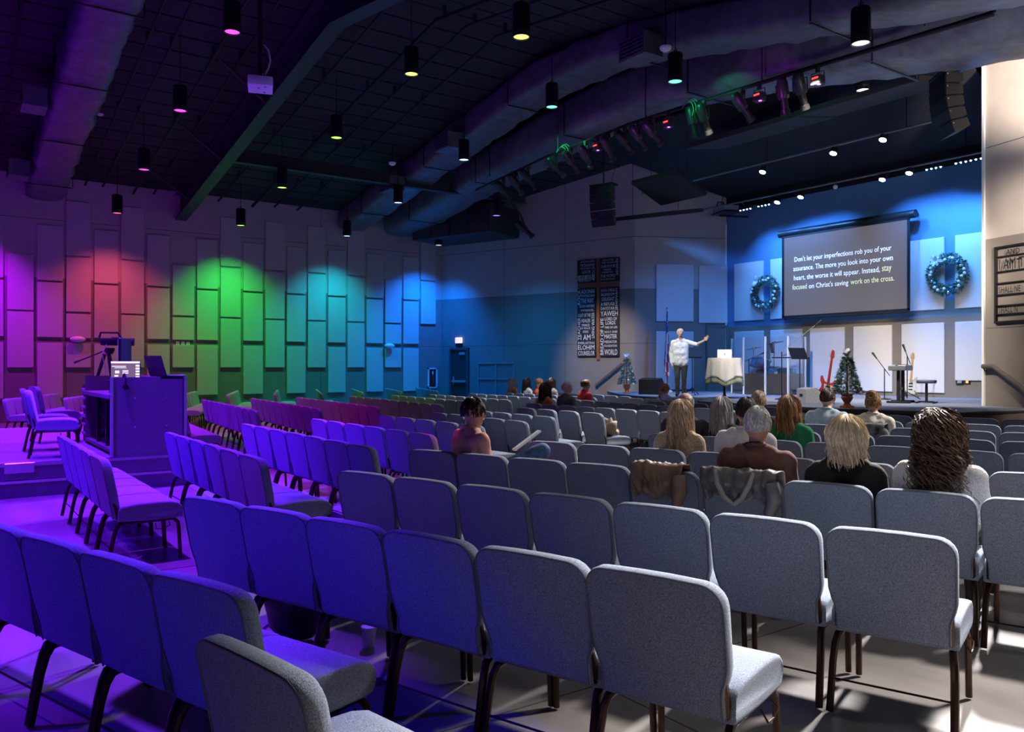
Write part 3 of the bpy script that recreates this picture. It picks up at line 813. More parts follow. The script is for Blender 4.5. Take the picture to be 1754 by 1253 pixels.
wreath(1312, 501, 'blue-lit evergreen wreath left of the screen')
wreath(1624, 470, 'blue-lit evergreen wreath right of the screen')

# ------------------------------------------------------------------ things standing on the stage
def tripod(mb_parent, r=0.28, h=0.18, m=None):
    for k in range(3):
        a = 2.094 * k + .5
        mb = MB(); mb.tube([(0, 0, h), (r * math.cos(a), r * math.sin(a), 0.012)], 0.011, 6); mb.build('leg', m or M_blackm, mb_parent)
def mic_stand(loc, rz, label, h, boom=0.6, tilt=35, base='tripod'):
    t = thing('microphone_stand', label, 'stand', loc, rz)
    if base == 'tripod': tripod(t)
    else:
        mb = MB(); mb.lathe([(0, .002), (.15, .002), (.15, .02), (.02, .04), (0, .04)], 18); mb.build('base', M_blackm, t)
    mb = MB(); mb.tube([(0, 0, .03), (0, 0, h)], .012, 8); mb.build('pole', M_blackm, t)
    c_, s_ = math.cos(R(tilt)), math.sin(R(tilt))
    mb = MB(); mb.tube([(-.2 * c_, 0, h - .2 * s_), (boom * c_, 0, h + boom * s_)], .009, 8); mb.build('boom', M_silver if boom > .7 else M_blackm, t)
    mb = MB(); mb.tube([(boom * c_, 0, h + boom * s_), ((boom + .17) * c_, 0, h + (boom + .17) * s_), ((boom + .19) * c_, 0, h + (boom + .19) * s_)], [.014, .026, .018], 10); mb.build('microphone', M_black, t)
    return t
def music_stand(loc, rz, label, h=1.0):
    t = thing('music_stand', label, 'stand', loc, rz)
    tripod(t, .24, .2)
    mb = MB(); mb.tube([(0, 0, .05), (0, 0, h)], .013, 8); mb.build('pole', M_blackm, t)
    mb = MB(); mb.box((0, 0, .15), (.5, .012, .33), T(0, 0, h) @ RX(-28)); mb.box((0, -.03, -.01), (.5, .06, .012), T(0, 0, h) @ RX(-28)); mb.build('desk', M_black, t, 0)
FACE = R(-35)   # things on stage face the seats
pm = atZ(1166, 678.5, SZ)      # speaker's spot
p = atD(1186, 672, pm.length * 0 + 22.0); music_stand((p.x, p.y, SZ), R(62), 'black music stand beside the speaker in the white shirt', 1.02)
p = atD(1370, 674, 21.0); music_stand((p.x, p.y, SZ), R(72), 'grey-black music stand at the right end of the drum shield', .98)
# table under a white cloth
p = atZ(1241, 682, SZ)
t = thing('pedestal_table', 'round pedestal table under a white cloth on the stage', 'table', (p.x, p.y, SZ))
mb = MB(); mb.lathe([(0, .002), (.27, .002), (.26, .02), (.05, .05), (.03, .10), (.03, .9), (.1, .94), (0, .94)], 20); mb.build('pedestal', mat('dark iron', (.03, .026, .022), .5), t)
mb = MB(); mb.lathe([(0, .94), (.38, .94), (.38, .97), (0, .97)], 28); mb.build('table_top', M_wood, t)
def cloth(r0, drop, nm, m, parent, z, corner=.18, seg=64, th=0.004):
    vs, fs = [], []
    rows = 12
    for j in range(rows + 1):
        for k in range(seg):
            a = 2 * math.pi * k / seg
            if j <= 2: r, zz = r0 * j / 2, z + th
            else:
                f = (j - 2) / (rows - 2)
                L = drop + corner * (max(abs(math.cos(a)), abs(math.sin(a))) - .9) * -6 * .3
                wv = math.sin(a * 11) * .03 * f + math.sin(a * 5 + 1) * .02 * f
                r = r0 + .012 + wv + .04 * f; zz = z - L * f
            vs.append((r * math.cos(a), r * math.sin(a), zz))
    for j in range(rows):
        for k in range(seg):
            k2 = (k + 1) % seg
            if j == 0:
                fs.append((k, seg + k, seg + k2))
            else: fs.append((j * seg + k, (j + 1) * seg + k, (j + 1) * seg + k2, j * seg + k2))
    mb = MB(); mb.add(vs, fs); o = mb.build(nm, m, parent, 60)
    md = o.modifiers.new('thickness', 'SOLIDIFY'); md.thickness = .004; md.offset = -1
    return o
M_cloth = mat('white cloth', (.74, .73, .72), .85, var=.04, scale=20, bump=.2)
o = cloth(.385, .62, 'underskirt', mat('pale green cloth', (.36, .38, .25), .8), t, .972)
tc_ = cloth(.392, .50, 'tablecloth', M_cloth, None, .978, .30); tc_.location = (p.x, p.y, SZ)
tag(tc_, 'white cloth draped over the round table on the stage', 'tablecloth')
bk = thing('lectern_booklet', 'white open booklet propped on the cloth-covered table', 'booklet', (p.x, p.y, SZ + .983), R(40))
mb = MB(); mb.box((0, 0, .12), (.34, .012, .25), RX(-35)); mb.build('page', mat('white paper', (.8, .8, .8), .7, var=.02), bk, 0)
mb = MB(); mb.box((0, .13, .08), (.02, .25, .015), RX(20)); mb.build('easel_leg', M_grey, bk, 0)
# flag
p = atD(1143, 669, 24.3)
fg = thing('flag', 'american flag hanging in folds on a wooden pole at the left of the stage', 'flag', (p.x, p.y, SZ), R(-35))
mb = MB(); mb.lathe([(0, .002), (.16, .002), (.15, .05), (.05, .1), (.03, .16), (0, .16)], 18); mb.build('base', mat('pale flag base', (.6, .58, .55), .5), fg)
mb = MB(); mb.tube([(0, 0, .1), (0, 0, 2.42)], .018, 8); mb.build('pole', M_wood, fg)
mb = MB(); mb.sph((0, 0, 2.46), (.03, .03, .035), 8, 6); mb.tube([(-.14, 0, 2.56), (0, 0, 2.52), (.14, 0, 2.56)], [.012, .035, .012], 6); mb.tube([(0, 0, 2.48), (0, 0, 2.56)], .015, 6); mb.build('finial', mat('pale brass eagle', (.75, .72, .62), .3, metal=.4), fg)
M_red, M_wh, M_bl = mat('flag red', (.55, .02, .04), .7), mat('flag white', (.78, .78, .8), .7, var=.02), mat('flag blue', (.02, .05, .25), .7)
vs, fs, ms = [], [], []
NU, NV = 26, 44
for j in range(NV + 1):
    for i in range(NU + 1):
        u, v = i / NU, j / NV
        x = 0.02 + (.02 + .20 * v ** .8) * u - .10 * v * v + .03 * math.sin(v * 5)
        y = -.02 - .055 * math.sin(u * 15 + v * 2.2) * (.25 + v)
        z = 2.30 - 1.62 * v - .26 * u * v + .05 * u
        vs.append((x, y, z))
star = 0
mb = MB()
for j in range(NV):
    for i in range(NU):
        v, u = j / NV, i / NU
        if v < .40 - .12 * u: m = 2 if not ((i + j * 2) % 5 == 0 and j % 2) else 1
        else: m = 0 if int((u * 1.0 + v * .25) * 13) % 2 == 0 else 1
        fs.append((j * (NU + 1) + i, (j + 1) * (NU + 1) + i, (j + 1) * (NU + 1) + i + 1, j * (NU + 1) + i + 1)); ms.append(m)
mb.add(vs, fs); mb.m = ms
o = mb.build('cloth', [M_red, M_wh, M_bl], fg, 60); md = o.modifiers.new('thickness', 'SOLIDIFY'); md.thickness = .004
# floor monitors
def wedge(loc, rz, label, m, sx=.62, sy=.42, sz=.36):
    t = thing('floor_monitor', label, 'speaker', loc, rz)
    prof = [(-sy / 2, .004), (sy / 2, .004), (sy / 2, sz * .45), (-sy * .05, sz), (-sy / 2, sz * .9)]
    mb = MB(); mb.prism([(a, b) for a, b in prof], -sx / 2, sx / 2, Matrix(((0, 0, 1, 0), (1, 0, 0, 0), (0, 1, 0, 0), (0, 0, 0, 1)))); mb.build('cabinet', m, t, 0)
    n_ = Vector((0, sz - sz * .45, sy * .55)).normalized()
    ce = Vector((0, sy * .225, sz * .725)) + n_ * .008
    q = n_.to_track_quat('Z', 'X').to_matrix().to_4x4()
    mb = MB(); mb.box((0, 0, 0), (sx * .9, sz * .62, .012) if False else (sz * .75, sx * .88, .012), T(*ce) @ q); mb.build('grille', M_blackm, t, 0)
    mb = MB(); mb.box((0, -sy / 2 - .006, sz * .5), (.2, .01, .06)); mb.build('handle', M_black, t, 0)
p = atZ(1390, 690, SZ); wedge((p.x, p.y, SZ), R(-40), 'light grey floor monitor wedge near the drum shield', mat('light grey cabinet', (.5, .5, .52), .6), .72, .42, .33)
p = atZ(1113, 675, SZ); wedge((p.x + .1, p.y, SZ), R(20), 'black floor monitor wedge at the left stage edge', M_blackm, .6, .5, .46)
# guitars
def guitar(loc, rz, label, body_m, neck_m, lean=14, side=0):
    t = thing('electric_guitar', label, 'guitar', loc, rz)
    out = [(0, .02), (.10, .0), (.165, .06), (.175, .15), (.13, .24), (.12, .30), (.155, .36), (.15, .44), (.11, .43), (.075, .36), (.03, .34), (-.03, .34), (-.075, .37), (-.13, .48), (-.165, .47), (-.165, .38), (-.125, .30), (-.13, .24), (-.175, .15), (-.165, .06), (-.10, 0)]
    Mx = T(0, 0, .10) @ RY(side) @ RX(lean) @ Matrix(((1, 0, 0, 0), (0, 0, -1, 0), (0, 1, 0, 0), (0, 0, 0, 1)))
    mb = MB(); mb.prism(out, -.022, .022, Mx); mb.build('body', body_m, t, 30)
    mb = MB(); mb.prism([(.05, .05), (.12, .12), (.09, .3), (-.08, .32), (-.06, .1)], .022, .026, Mx); mb.build('pickguard', M_white, t, 0)
    mb = MB(); mb.prism([(-.028, .30), (.028, .30), (.021, .86), (-.021, .86)], .015, .04, Mx); mb.build('neck', neck_m, t, 0)
    mb = MB(); mb.prism([(-.021, .86), (.021, .86), (.045, .90), (.03, 1.03), (-.02, 1.05), (-.035, .90)], .01, .03, Mx); hd = mb.build('headstock', neck_m, t, 0)
    for k in range(6):
        mb = MB(); mb.cyl((-.04, .91 + .02 * k, .02), (-.06, .91 + .02 * k, .02), .007, None, 6, True, Mx); mb.build('tuning_peg', M_silver, hd)
    for z in (.12, .20, .27):
        mb = MB(); mb.box((0, z, .03), (.09, .025, .014), Mx); mb.build('pickup', M_black, t, 0)
    st2 = thing('guitar_stand', 'black stand holding the ' + label.split(' ', 1)[0] + ' electric guitar', 'stand', loc, rz)
    for k, (x, y) in enumerate(((-.17, -.14), (.17, -.14), (0, .26))):
        mb = MB(); mb.tube([(0, .12, .42), (x, y, .012)], .011, 6); mb.build('leg', M_blackm, st2)
    mb = MB(); mb.tube([(-.12, -.10, .07), (-.12, .03, .06), (.12, .03, .06), (.12, -.10, .07)], .01, 6); mb.build('cradle', M_blackm, st2)
    return t
p = atZ(1415, 691, SZ); guitar((p.x, p.y, SZ), R(28), 'red electric guitar on a stand beside the potted tree', mat('red lacquer', (.55, .045, .02), .22, coat=.5, var=.25, scale=4), mat('dark red neck', (.35, .04, .02), .4), 12, 9)
p = atZ(1558, 681, SZ); guitar((p.x, p.y, SZ), R(45), 'white electric guitar on a stand behind the keyboard', mat('white lacquer', (.72, .7, .68), .25, coat=.4, var=.03), mat('maple neck', (.5, .32, .15), .4))
# keyboard on a pedestal stand, stool
p = atZ(1540, 690, SZ)
t = thing('stage_keyboard', 'stage keyboard on a column stand, seen end on', 'keyboard', (p.x, p.y, SZ), R(112))
mb = MB(); mb.rbox((.25, 0, .735), (1.15, .34, .10), .015, 1); bd = mb.build('body', mat('keyboard grey', (.12, .12, .13), .4), t)
for k in range(21):
    mb = MB(); mb.box((-.27 + .05 * k, -.09, .795), (.045, .15, .015)); mb.build('white_key', M_white, bd, 0)
for k in range(20):
    if k % 7 in (2, 6): continue
    mb = MB(); mb.box((-.245 + .05 * k, -.05, .81), (.025, .09, .015)); mb.build('black_key', M_black, bd, 0)
mb = MB(); mb.box((.25, .1, .795), (.6, .06, .02)); mb.build('control_strip', mat('light control strip', (.5, .55, .6), .4), bd, 0)
for x in (-.08, .58):
    mb = MB(); mb.rbox((x, 0, .36), (.06, .07, .66), .01, 1); mb.build('column', M_blackm, t)
    mb = MB(); mb.rbox((x, 0, .025), (.07, .46, .045), .01, 1); mb.build('foot', M_blackm, t)
mb = MB(); mb.box((.25, 0, .3), (.6, .03, .05)); mb.build('crossbar', M_blackm, t, 0)
p = atZ(1587, 690, SZ)
t = thing('keyboard_stool', 'padded black stool behind the keyboard', 'stool', (p.x, p.y, SZ), R(20))
mb = MB(); mb.rbox((0, 0, .45), (.36, .30, .07), .025, 2); mb.build('seat', mat('dark blue vinyl', (.03, .045, .09), .4), t)
mb = MB(); mb.tube([(0, 0, .04), (0, 0, .42)], .028, 10); mb.build('column', M_blackm, t)
for a in (-.16, .16):
    mb = MB(); mb.rbox((a, 0, .02), (.05, .42, .035), .008, 1); mb.build('foot', M_blackm, t)
mb = MB(); mb.box((0, 0, .03), (.32, .05, .03)); mb.build('foot_bar', M_blackm, t, 0)
p = atZ(1515, 684, SZ); mic_stand((p.x, p.y, SZ), R(20), 'microphone stand with a short boom left of the keyboard', .72, .28, 125, 'round')
p = atZ(1554, 684, SZ); mic_stand((p.x, p.y, SZ), R(10), 'slim microphone stand right behind the keyboard', 1.02, .1, 110)
p = atZ(1339, 684, SZ); ms_ = mic_stand((p.x, p.y, SZ), R(20), 'tall boom microphone stand in front of the drum shield', 1.12, .95, 38, 'round')
mb = MB(); mb.rbox((0, 0, .98), (.42, .2, .025), .008, 1); mb.build('tray', M_black, ms_)
mb = MB(); mb.box((-.06, 0, 1.22), (.02, .17, .22), T(0, 0, 0) @ RY(-8)); mb.build('tablet', M_black, ms_, 0)
# drum shield: acrylic panels with a fabric lower half
M_acr = mat('clear acrylic', (.92, .94, .95), .04, var=0.0, trans=1.0, spec=.5)
sh = thing('drum_shield', 'clear acrylic drum shield with khaki absorber panels', 'shield', (0, 0, SZ))
pts = [atD(1254, 672, 23.8), atD(1274, 675, 22.8), atD(1311, 677, 22.2), atD(1350, 676, 22.0), atD(1379, 673, 22.6)]
for i, q in enumerate(pts):
    mb = MB(); mb.box((q.x, q.y, .80), (.045, .045, 1.6)); mb.build('hinge_post', mat('pale hinge strip', (.75, .76, .78), .3, var=.02), sh, 0)
for a, b in zip(pts, pts[1:]):
    u = (b - a).to_2d(); L = u.length; ang = math.atan2(u.y, u.x)
    Mx = T((a.x + b.x) / 2, (a.y + b.y) / 2, 0) @ Matrix.Rotation(ang, 4, 'Z')
    mb = MB(); mb.box((0, 0, .80), (L - .05, .008, 1.58), Mx); mb.build('acrylic_panel', M_acr, sh, 0)
    mb = MB(); mb.box((0, .04, .30), (L - .05, .05, .56), Mx); mb.build('absorber', mat('khaki absorber', (.30, .26, .18), .9, var=.1, scale=60), sh, 0)
# drum kit
p = atD(1306, 672, 23.1)
dk = thing('drum_kit', 'blue sparkle drum kit with cymbals behind the clear shield', 'drums', (p.x, p.y, SZ), R(-30)); dk.scale = (1.2, 1.2, 1.2)
M_shell = mat('blue sparkle shell', (.20, .40, .60), .25, metal=.4, var=.5, scale=60)
M_head = mat('drum head', (.7, .74, .76), .4, var=.03)
def drum(nm, c, r, h, rx=0, ry=0):
    Mx = T(*c) @ RX(rx) @ RY(ry)
    mb = MB(); mb.lathe([(r, -h / 2), (r, h / 2)], 20, M=Mx); o = mb.build(nm, M_shell, dk)
    mb = MB(); mb.lathe([(0, h / 2 - .004), (r * .98, h / 2 - .004), (r * .98, h / 2), (0, h / 2)], 20, M=Mx); mb.build('head', M_head, o)
    mb = MB(); mb.lathe([(r, h / 2 - .02), (r + .012, h / 2 - .02), (r + .012, h / 2 + .006), (r, h / 2 + .006)], 20, M=Mx)
    mb.lathe([(r, -h / 2), (r + .012, -h / 2), (r + .012, -h / 2 + .02), (r, -h / 2 + .02)], 20, M=Mx); mb.build('hoop', M_silver, o)
drum('bass_drum', (0, 0, .30), .28, .42, 90)
drum('tom', (-.2, -.05, .72), .15, .2, -20); drum('tom', (.15, -.05, .72), .16, .22, -20)
drum('floor_tom', (.55, .35, .42), .2, .4); drum('snare', (-.45, .4, .58), .18, .14)
for k, (x, y, z, r) in enumerate(((-.55, .0, 1.1, .2), (.55, .05, 1.2, .22), (.1, .6, .95, .18))):
    mb = MB(); mb.lathe([(0, .025), (.04, .02), (.05, .005), (r, -.01), (r, -.015), (0, -.003)], 24, M=T(x, y, z) @ RX(12)); cy = mb.build('cymbal', mat('brass cymbal', (.55, .42, .2), .25, metal=.9, var=.1), dk)
    mb = MB(); mb.tube([(x, y, 0.01), (x, y, z)], .011, 6); mb.build('cymbal_stand', M_silver, dk)
for x, y in ((.4, .2), (.7, .25), (.62, .5)):
    mb = MB(); mb.tube([(x, y, .01), (x, y, .3)], .01, 6); mb.build('leg', M_silver, dk)
p = atD(1283, 672, 23.4); mic_stand((p.x, p.y, SZ), R(10), 'overhead drum microphone stand behind the clear shield', .98, .4, 22)
p = atD(1363, 672, 22.9)
t = thing('drum_stool', 'small round drum stool behind the right end of the shield', 'stool', (p.x, p.y, SZ))
mb = MB(); mb.lathe([(0, .44), (.16, .44), (.17, .47), (.16, .52), (0, .525)], 18); mb.build('seat', M_black, t)
mb = MB(); mb.tube([(0, 0, .15), (0, 0, .45)], .018, 8); mb.build('column', M_silver, t); tripod(t, .22, .2, M_silver)
p = atZ(1186, 682, SZ)
t = thing('paper_sheets', 'loose white papers lying on the stage near the speaker', 'papers', (p.x, p.y, SZ + .001), R(20))
for k in range(3):
    mb = MB(); mb.box((k * .14, k * .05, .002 + .003 * k), (.3, .22, .002), RZ(k * 20)); mb.build('sheet', mat('white paper', (.8, .8, .8), .7), t, 0)
# ================================================================== overhead equipment
# pendant can lights: a grid following the roof slope; each carries its own coloured downlight
def pz(x): return 5.7 + 0.135 * (x + 24.3) if x < -14 else 7.09 - 0.135 * (x + 14)
can = MB(); can.lathe([(0.0, .52), (.05, .52), (.125, .50), (.135, .47), (.135, .12), (.14, .11), (.14, .07), (.135, .06), (.135, 0.0), (.12, 0.0), (.12, .05), (0, .05)], 20)
CAN = can.mesh('can', M_blackm)
LENS = {}
def lens_mesh(nm, c, s_):
    if nm not in LENS:
        mb = MB(); mb.lathe([(0, .012), (.118, .018), (.118, .03), (0, .03)], 20); LENS[nm] = mb.mesh('lens', glow('lens ' + nm, c, s_))
    return LENS[nm]
COL = {'violet': (0.19, 0.012, 1.0), 'purple': (0.42, 0.0, 1.0), 'magenta': (0.95, 0.02, 0.75), 'red': (1.0, 0.10, 0.16), 'green': (0.03, 1.0, 0.10), 'lime': (0.45, 1.0, 0.05),
       'yellow': (1.0, 0.95, 0.12), 'mint': (0.15, 1.0, 0.55), 'cyan': (0.0, 0.55, 0.78), 'ice': (0.55, 0.85, 1.0), 'blue': (0.0, 0.15, 1.0), 'navy': (0.0, 0.2, 0.7), 'indigo': (0.25, 0.15, 1.0), 'white': (1.0, 0.95, 0.90)}
def pendant(x, y, lensname, lightname, energy, half, label, aim=(0, 0), z=None):
    z = z if z is not None else pz(x)
    t = thing('pendant_light', label, 'light', (x, y, z), 0, 'pendant can lights')
    link('can', CAN, t)
    c = COL[lensname]
    pale = tuple(min(1, .05 + .95 * v) for v in c)
    link('lens', lens_mesh(lensname, pale if lensname != 'white' else c, 1.8), t)
    mb = MB(); mb.tube([(0, 0, .5), (0, 0, zroof(x) - z)], .009, 6); mb.build('cable', M_blackm, t)
    mb = MB(); mb.tube([(-.03, 0, .5), (-.03, 0, .58), (.03, 0, .58), (.03, 0, .5)], .008, 6); mb.build('loop', M_blackm, t)
    if energy:
        spot('downlight', (0, 0, -.02), (aim[0], aim[1], -5), COL[lightname], energy, half, 1.0 if half > 50 else .55, .1, t)
XG = [-24.3 + 3.55 * i for i in range(8)]
YG = [-2.76, 0.6, 3.96, 7.3, 10.67, 14.05]
wallrow = {1: ('violet', 'purple'), 2: ('red', 'red'), 3: ('lime', 'green'), 4: ('ice', 'cyan'), 5: ('ice', 'blue')}
rown = {0: 'rearmost', 1: 'nearest', 2: 'second', 3: 'third', 4: 'fourth', 5: 'fifth'}
for j, y in enumerate(YG):
    for i, x in enumerate(XG):
        s_ = 0.6 * x + 0.8 * y + 1.82
        lab = '%s pendant can light from the left wall, %s row across the hall' % (ORD[i], rown[j])
        if i == 0:
            if j == 0: continue
            a, b = wallrow[j]
            pendant(x, y, a, b, {1: 1500, 2: 430, 3: 720, 4: 850, 5: 2000}[j], 52, '%s can light glowing %s close to the panelled wall' % (ORD[j - 1], {1: 'violet', 2: 'red', 3: 'lime', 4: 'icy white', 5: 'blue'}[j]), (-1.2, 0))
            continue
        if s_ > 1.2:
            if y > 14 or y < 2: continue
            half = min(40, math.degrees(math.atan(max(.6, s_ - .3) / 5.6)) + 4)
            px = project(x, y, pz(x))
            ln = 'white' if (px and px[0] > 1440) or s_ > 6 or x > -5 else ('yellow' if y < 8 else 'mint')
            pendant(x, y, ln, 'white', 120, half, lab, (0, .5))
        else:
            if x > -4: continue
            ln, lc, en = {0: ('violet', 'violet', 3600), 1: ('violet', 'violet', 3600), 2: ('magenta', 'magenta', 900), 3: ('yellow' if x > -15 else 'lime', 'lime', 420), 4: ('mint' if x > -15 else 'ice', 'green', 420), 5: ('indigo', 'navy', 2300)}[j]
            half = min(40, math.degrees(math.atan(max(.6, -s_ - .2) / 5.6)) + 4)
            if j == 5:
                if x > -19: continue
                half = 60
            pendant(x, y, ln, lc, en, half, lab)
p = atY(1478, 155, 14.9)
pendant(p.x, p.y, 'white', 'white', 500, 35, 'bright white can light left of the right speaker array', z=p.z)

# smoke detectors
for px, py, y, la in ((171, 198, 3.1, 'small white smoke detector beside the left duct'), (672, 283, 10.2, 'white smoke detector hanging before the middle duct'), (1140, 88, 10.2, 'white smoke detector in front of the middle duct at upper centre')):
    p = atY(px, py, y)
    t = thing('smoke_detector', la, 'detector', p, 0)
    mb = MB(); mb.lathe([(0, 0), (.05, 0), (.09, .03), (.1, .06), (.1, .08), (0, .08)], 16); mb.build('housing', M_white, t)
    mb = MB(); mb.tube([(0, 0, .07), (0, 0, zroof(p.x) - p.z)], .012, 6); mb.build('drop_pipe', M_blackm, t)

# projector hung from the roof beam
p = atD(446, 145, 10.3)
t = thing('projector', 'white ceiling projector lit magenta, hanging from a black pole', 'projector', p, R(-18))
mb = MB(); mb.rbox((0, 0, 0), (.36, .30, .12), .012, 2); bd = mb.build('case', mat('projector white', (.7, .68, .7), .4, var=.02), t)
mb = MB()
for k in range(6): mb.box((.03, -.152, -.03 + .012 * k), (.17, .006, .006))
mb.build('vent', M_grey, bd, 0)
mb = MB(); mb.box((.14, -.152, 0), (.06, .006, .07)); mb.build('lens_door', M_grey, bd, 0)
mb = MB(); mb.cyl((-.185, .03, .0), (-.176, .03, .0), .035, None, 14); mb.build('port', M_black, bd)
for x, y in ((-.1, .05), (.05, -.02), (.12, .06)):
    mb = MB(); mb.box((x, y, -.062), (.04, .03, .006)); mb.build('mount_foot', M_grey, bd, 0)
mb = MB(); mb.box((0, 0, .08), (.16, .12, .04)); mb.build('mount_plate', M_blackm, t, 0)
mb = MB(); mb.tube([(0, 0, .08), (0, 0, zroof(p.x) - p.z)], .03, 10); mb.build('pole', M_blackm, t)
mb = MB(); mb.tube([(.02, .05, .5), (.06, .1, .42), (.05, .12, .3), (.02, .1, .22), (.0, .05, .12)], .012, 6); mb.build('cable', mat('violet cable jacket', (.4, .4, .45), .5), t)

# ------------------------------------------------------------------ front-of-house lighting pipe
PY, PZ = 12.3, 6.72
t = thing('lighting_pipe', 'long black lighting pipe carrying the row of stage spotlights', 'pipe', (-13, PY, PZ))
mb = MB(); mb.tube([(-6.2, 0, -.25), (-3, 0, 0), (0, 0, .08), (3, 0, 0), (7.5, 0, -.18)], .03, 10); mb.build('pipe', M_blackm, t)
mb = MB(); mb.tube([(-6.2, .06, -.2), (-3, .08, .05), (0, .06, .13), (3, .08, .06), (7.5, .05, -.12)], .02, 6); mb.build('cable_run', M_black, t)
for x in (-5.5, -2.5, .5, 3.5, 6.5):
    mb = MB(); mb.tube([(x, 0, 0), (x, 0, zroof(x - 13) - PZ)], .012, 6); mb.build('hanger', M_blackm, t)
def pipe_z(X):
    x = X + 13
    k = [(-6.2, -.25), (-3, 0), (0, .08), (3, 0), (7.5, -.18)]
    for (a, za), (b, zb) in zip(k, k[1:]):
        if a <= x <= b: return PZ + za + (zb - za) * (x - a) / (b - a)
    return PZ - .2
M_bodyg = mat('spotlight housing', (.03, .033, .035), .4, metal=.3)
def ellipsoidal_meshes():
    d = {}
    mb = MB(); mb.lathe([(0, -.30), (.06, -.30), (.085, -.27), (.10, -.20), (.10, .02), (.09, .05), (0, .05)], 14)
    for k in range(7): mb.box((0, .0, -.24 + .03 * k), (.215, .05, .008))
    d['housing'] = mb.mesh('housing', M_bodyg)
    mb = MB(); mb.lathe([(0, .05), (.065, .05), (.065, .24), (.085, .25), (.085, .33), (.078, .33), (.07, .30), (0, .30)], 16); d['barrel'] = mb.mesh('barrel', M_blackm)
    mb = MB(); mb.tube([(-.13, 0, 0), (-.13, .0, -.02), (-.13, -.20, -.05), (.13, -.20, -.05), (.13, 0, -.02), (.13, 0, 0)], .012, 6); d['yoke'] = mb.mesh('yoke', M_blackm)
    return d
EM = ellipsoidal_meshes()
def lens_disc(m):
    mb = MB(); mb.lathe([(0, .306), (.07, .304), (.07, .31), (0, .31)], 14); return mb.mesh('front_lens', m)
LD = {'amber': lens_disc(glow('amber lens', (1.0, .45, .12), 1.0)), 'dark': lens_disc(mat('dark lens', (.02, .02, .03), .1)), 'magenta': lens_disc(glow('magenta lens', (.9, .1, .9), 1.5))}
def ellipsoidal(px, lensk, label, tilt=48, yaw=0, sc=1.0):
    p = atY(px, 200, PY); X = p.x; z = pipe_z(X)
    t = thing('stage_spotlight', label, 'spotlight', (X, PY, z - .34), R(yaw), 'spotlights along the lighting pipe')
    rot = (-R(90 + tilt), 0, 0)
    for k in ('housing', 'barrel', 'yoke'):
        o = link(k, EM[k], t); o.rotation_euler = rot if k != 'yoke' else (R(90), 0, 0); o.scale = (sc,) * 3
        if k == 'yoke': o.rotation_euler = (-R(90), 0, 0)
    o = link('front_lens', LD[lensk], t); o.rotation_euler = rot; o.scale = (sc,) * 3
    mb = MB(); mb.box((0, 0, .29), (.06, .08, .12)); mb.tube([(0, 0, .15), (0, 0, .30)], .014, 6); mb.build('clamp', M_blackm, t, 0)
fx = [(862, 'amber', 38), (884, 'dark', 45), (905, 'dark', 45), (952, 'dark', 40), (978, 'dark', 45), (1003, 'magenta', 45), (1042, 'dark', 55), (1070, 'dark', 45), (1094, 'dark', 45), (1118, 'amber', 42), (1186, 'dark', 75), (1206, 'dark', 55), (1272, 'magenta', 50), (1342, 'dark', 80), (1372, 'magenta', 60)]
for i, (px, lk, tl) in enumerate(fx):
    ellipsoidal(px, lk, '%s long-barrelled spotlight from the left on the lighting pipe' % ORD[i], tl, random.uniform(-25, 15))
def led_par(px, label, c=(1.0, .05, .03)):
    p = atY(px, 200, PY); z = pipe_z(p.x)
    t = thing('led_fixture', label, 'spotlight', (p.x, PY - .02, z - .25), 0, 'small led fixtures on the lighting pipe')
    mb = MB(); mb.rbox((0, 0, 0), (.2, .16, .16), .015, 1); mb.build('case', M_bodyg, t)
    mb = MB(); mb.box((0, -.085, .03), (.12, .008, .03)); mb.build('display', glow('red display', c, 2.5), t, 0)
    mb = MB(); mb.cyl((.05, -.04, -.082), (.05, -.04, -.09), .03, None, 10); mb.build('front_lens', glow('violet lens', (.8, .2, 1.0), 2.0), t)
    mb = MB(); mb.tube([(-.12, 0, -.02), (-.12, 0, .14), (.12, 0, .14), (.12, 0, -.02)], .01, 6); mb.build('yoke', M_blackm, t)
    mb = MB(); mb.box((0, 0, .2), (.05, .07, .12)); mb.build('clamp', M_blackm, t, 0)
for px, la in ((1025, 'leftmost small fixture with a red display on the lighting pipe'), (1146, 'second small fixture with a red display on the lighting pipe'), (1302, 'third small fixture with a red display on the lighting pipe'), (1402, 'fourth small fixture with a red display near the upper right')): led_par(px, la)
# lone spotlight on a side arm at the left end
p = atY(898, 392, 13.1)
t = thing('stage_spotlight', 'lone amber-lensed spotlight on an arm below the left end of the pipe', 'spotlight', p, R(-30))
for k in ('housing', 'barrel'):
    o = link(k, EM[k], t); o.rotation_euler = (-R(132), 0, 0)
o = link('front_lens', LD['amber'], t); o.rotation_euler = (-R(132), 0, 0)
o = link('yoke', EM['yoke'], t); o.rotation_euler = (-R(90), 0, 0)
mb = MB(); q_ = Matrix.Rotation(R(30), 3, 'Z') @ Vector((-18.4 - p.x, PY - p.y, pipe_z(-18.4) - p.z)); mb.tube([(0, 0, .12), (0, -.1, .4), q_], .02, 8); mb.build('arm', M_blackm, t)
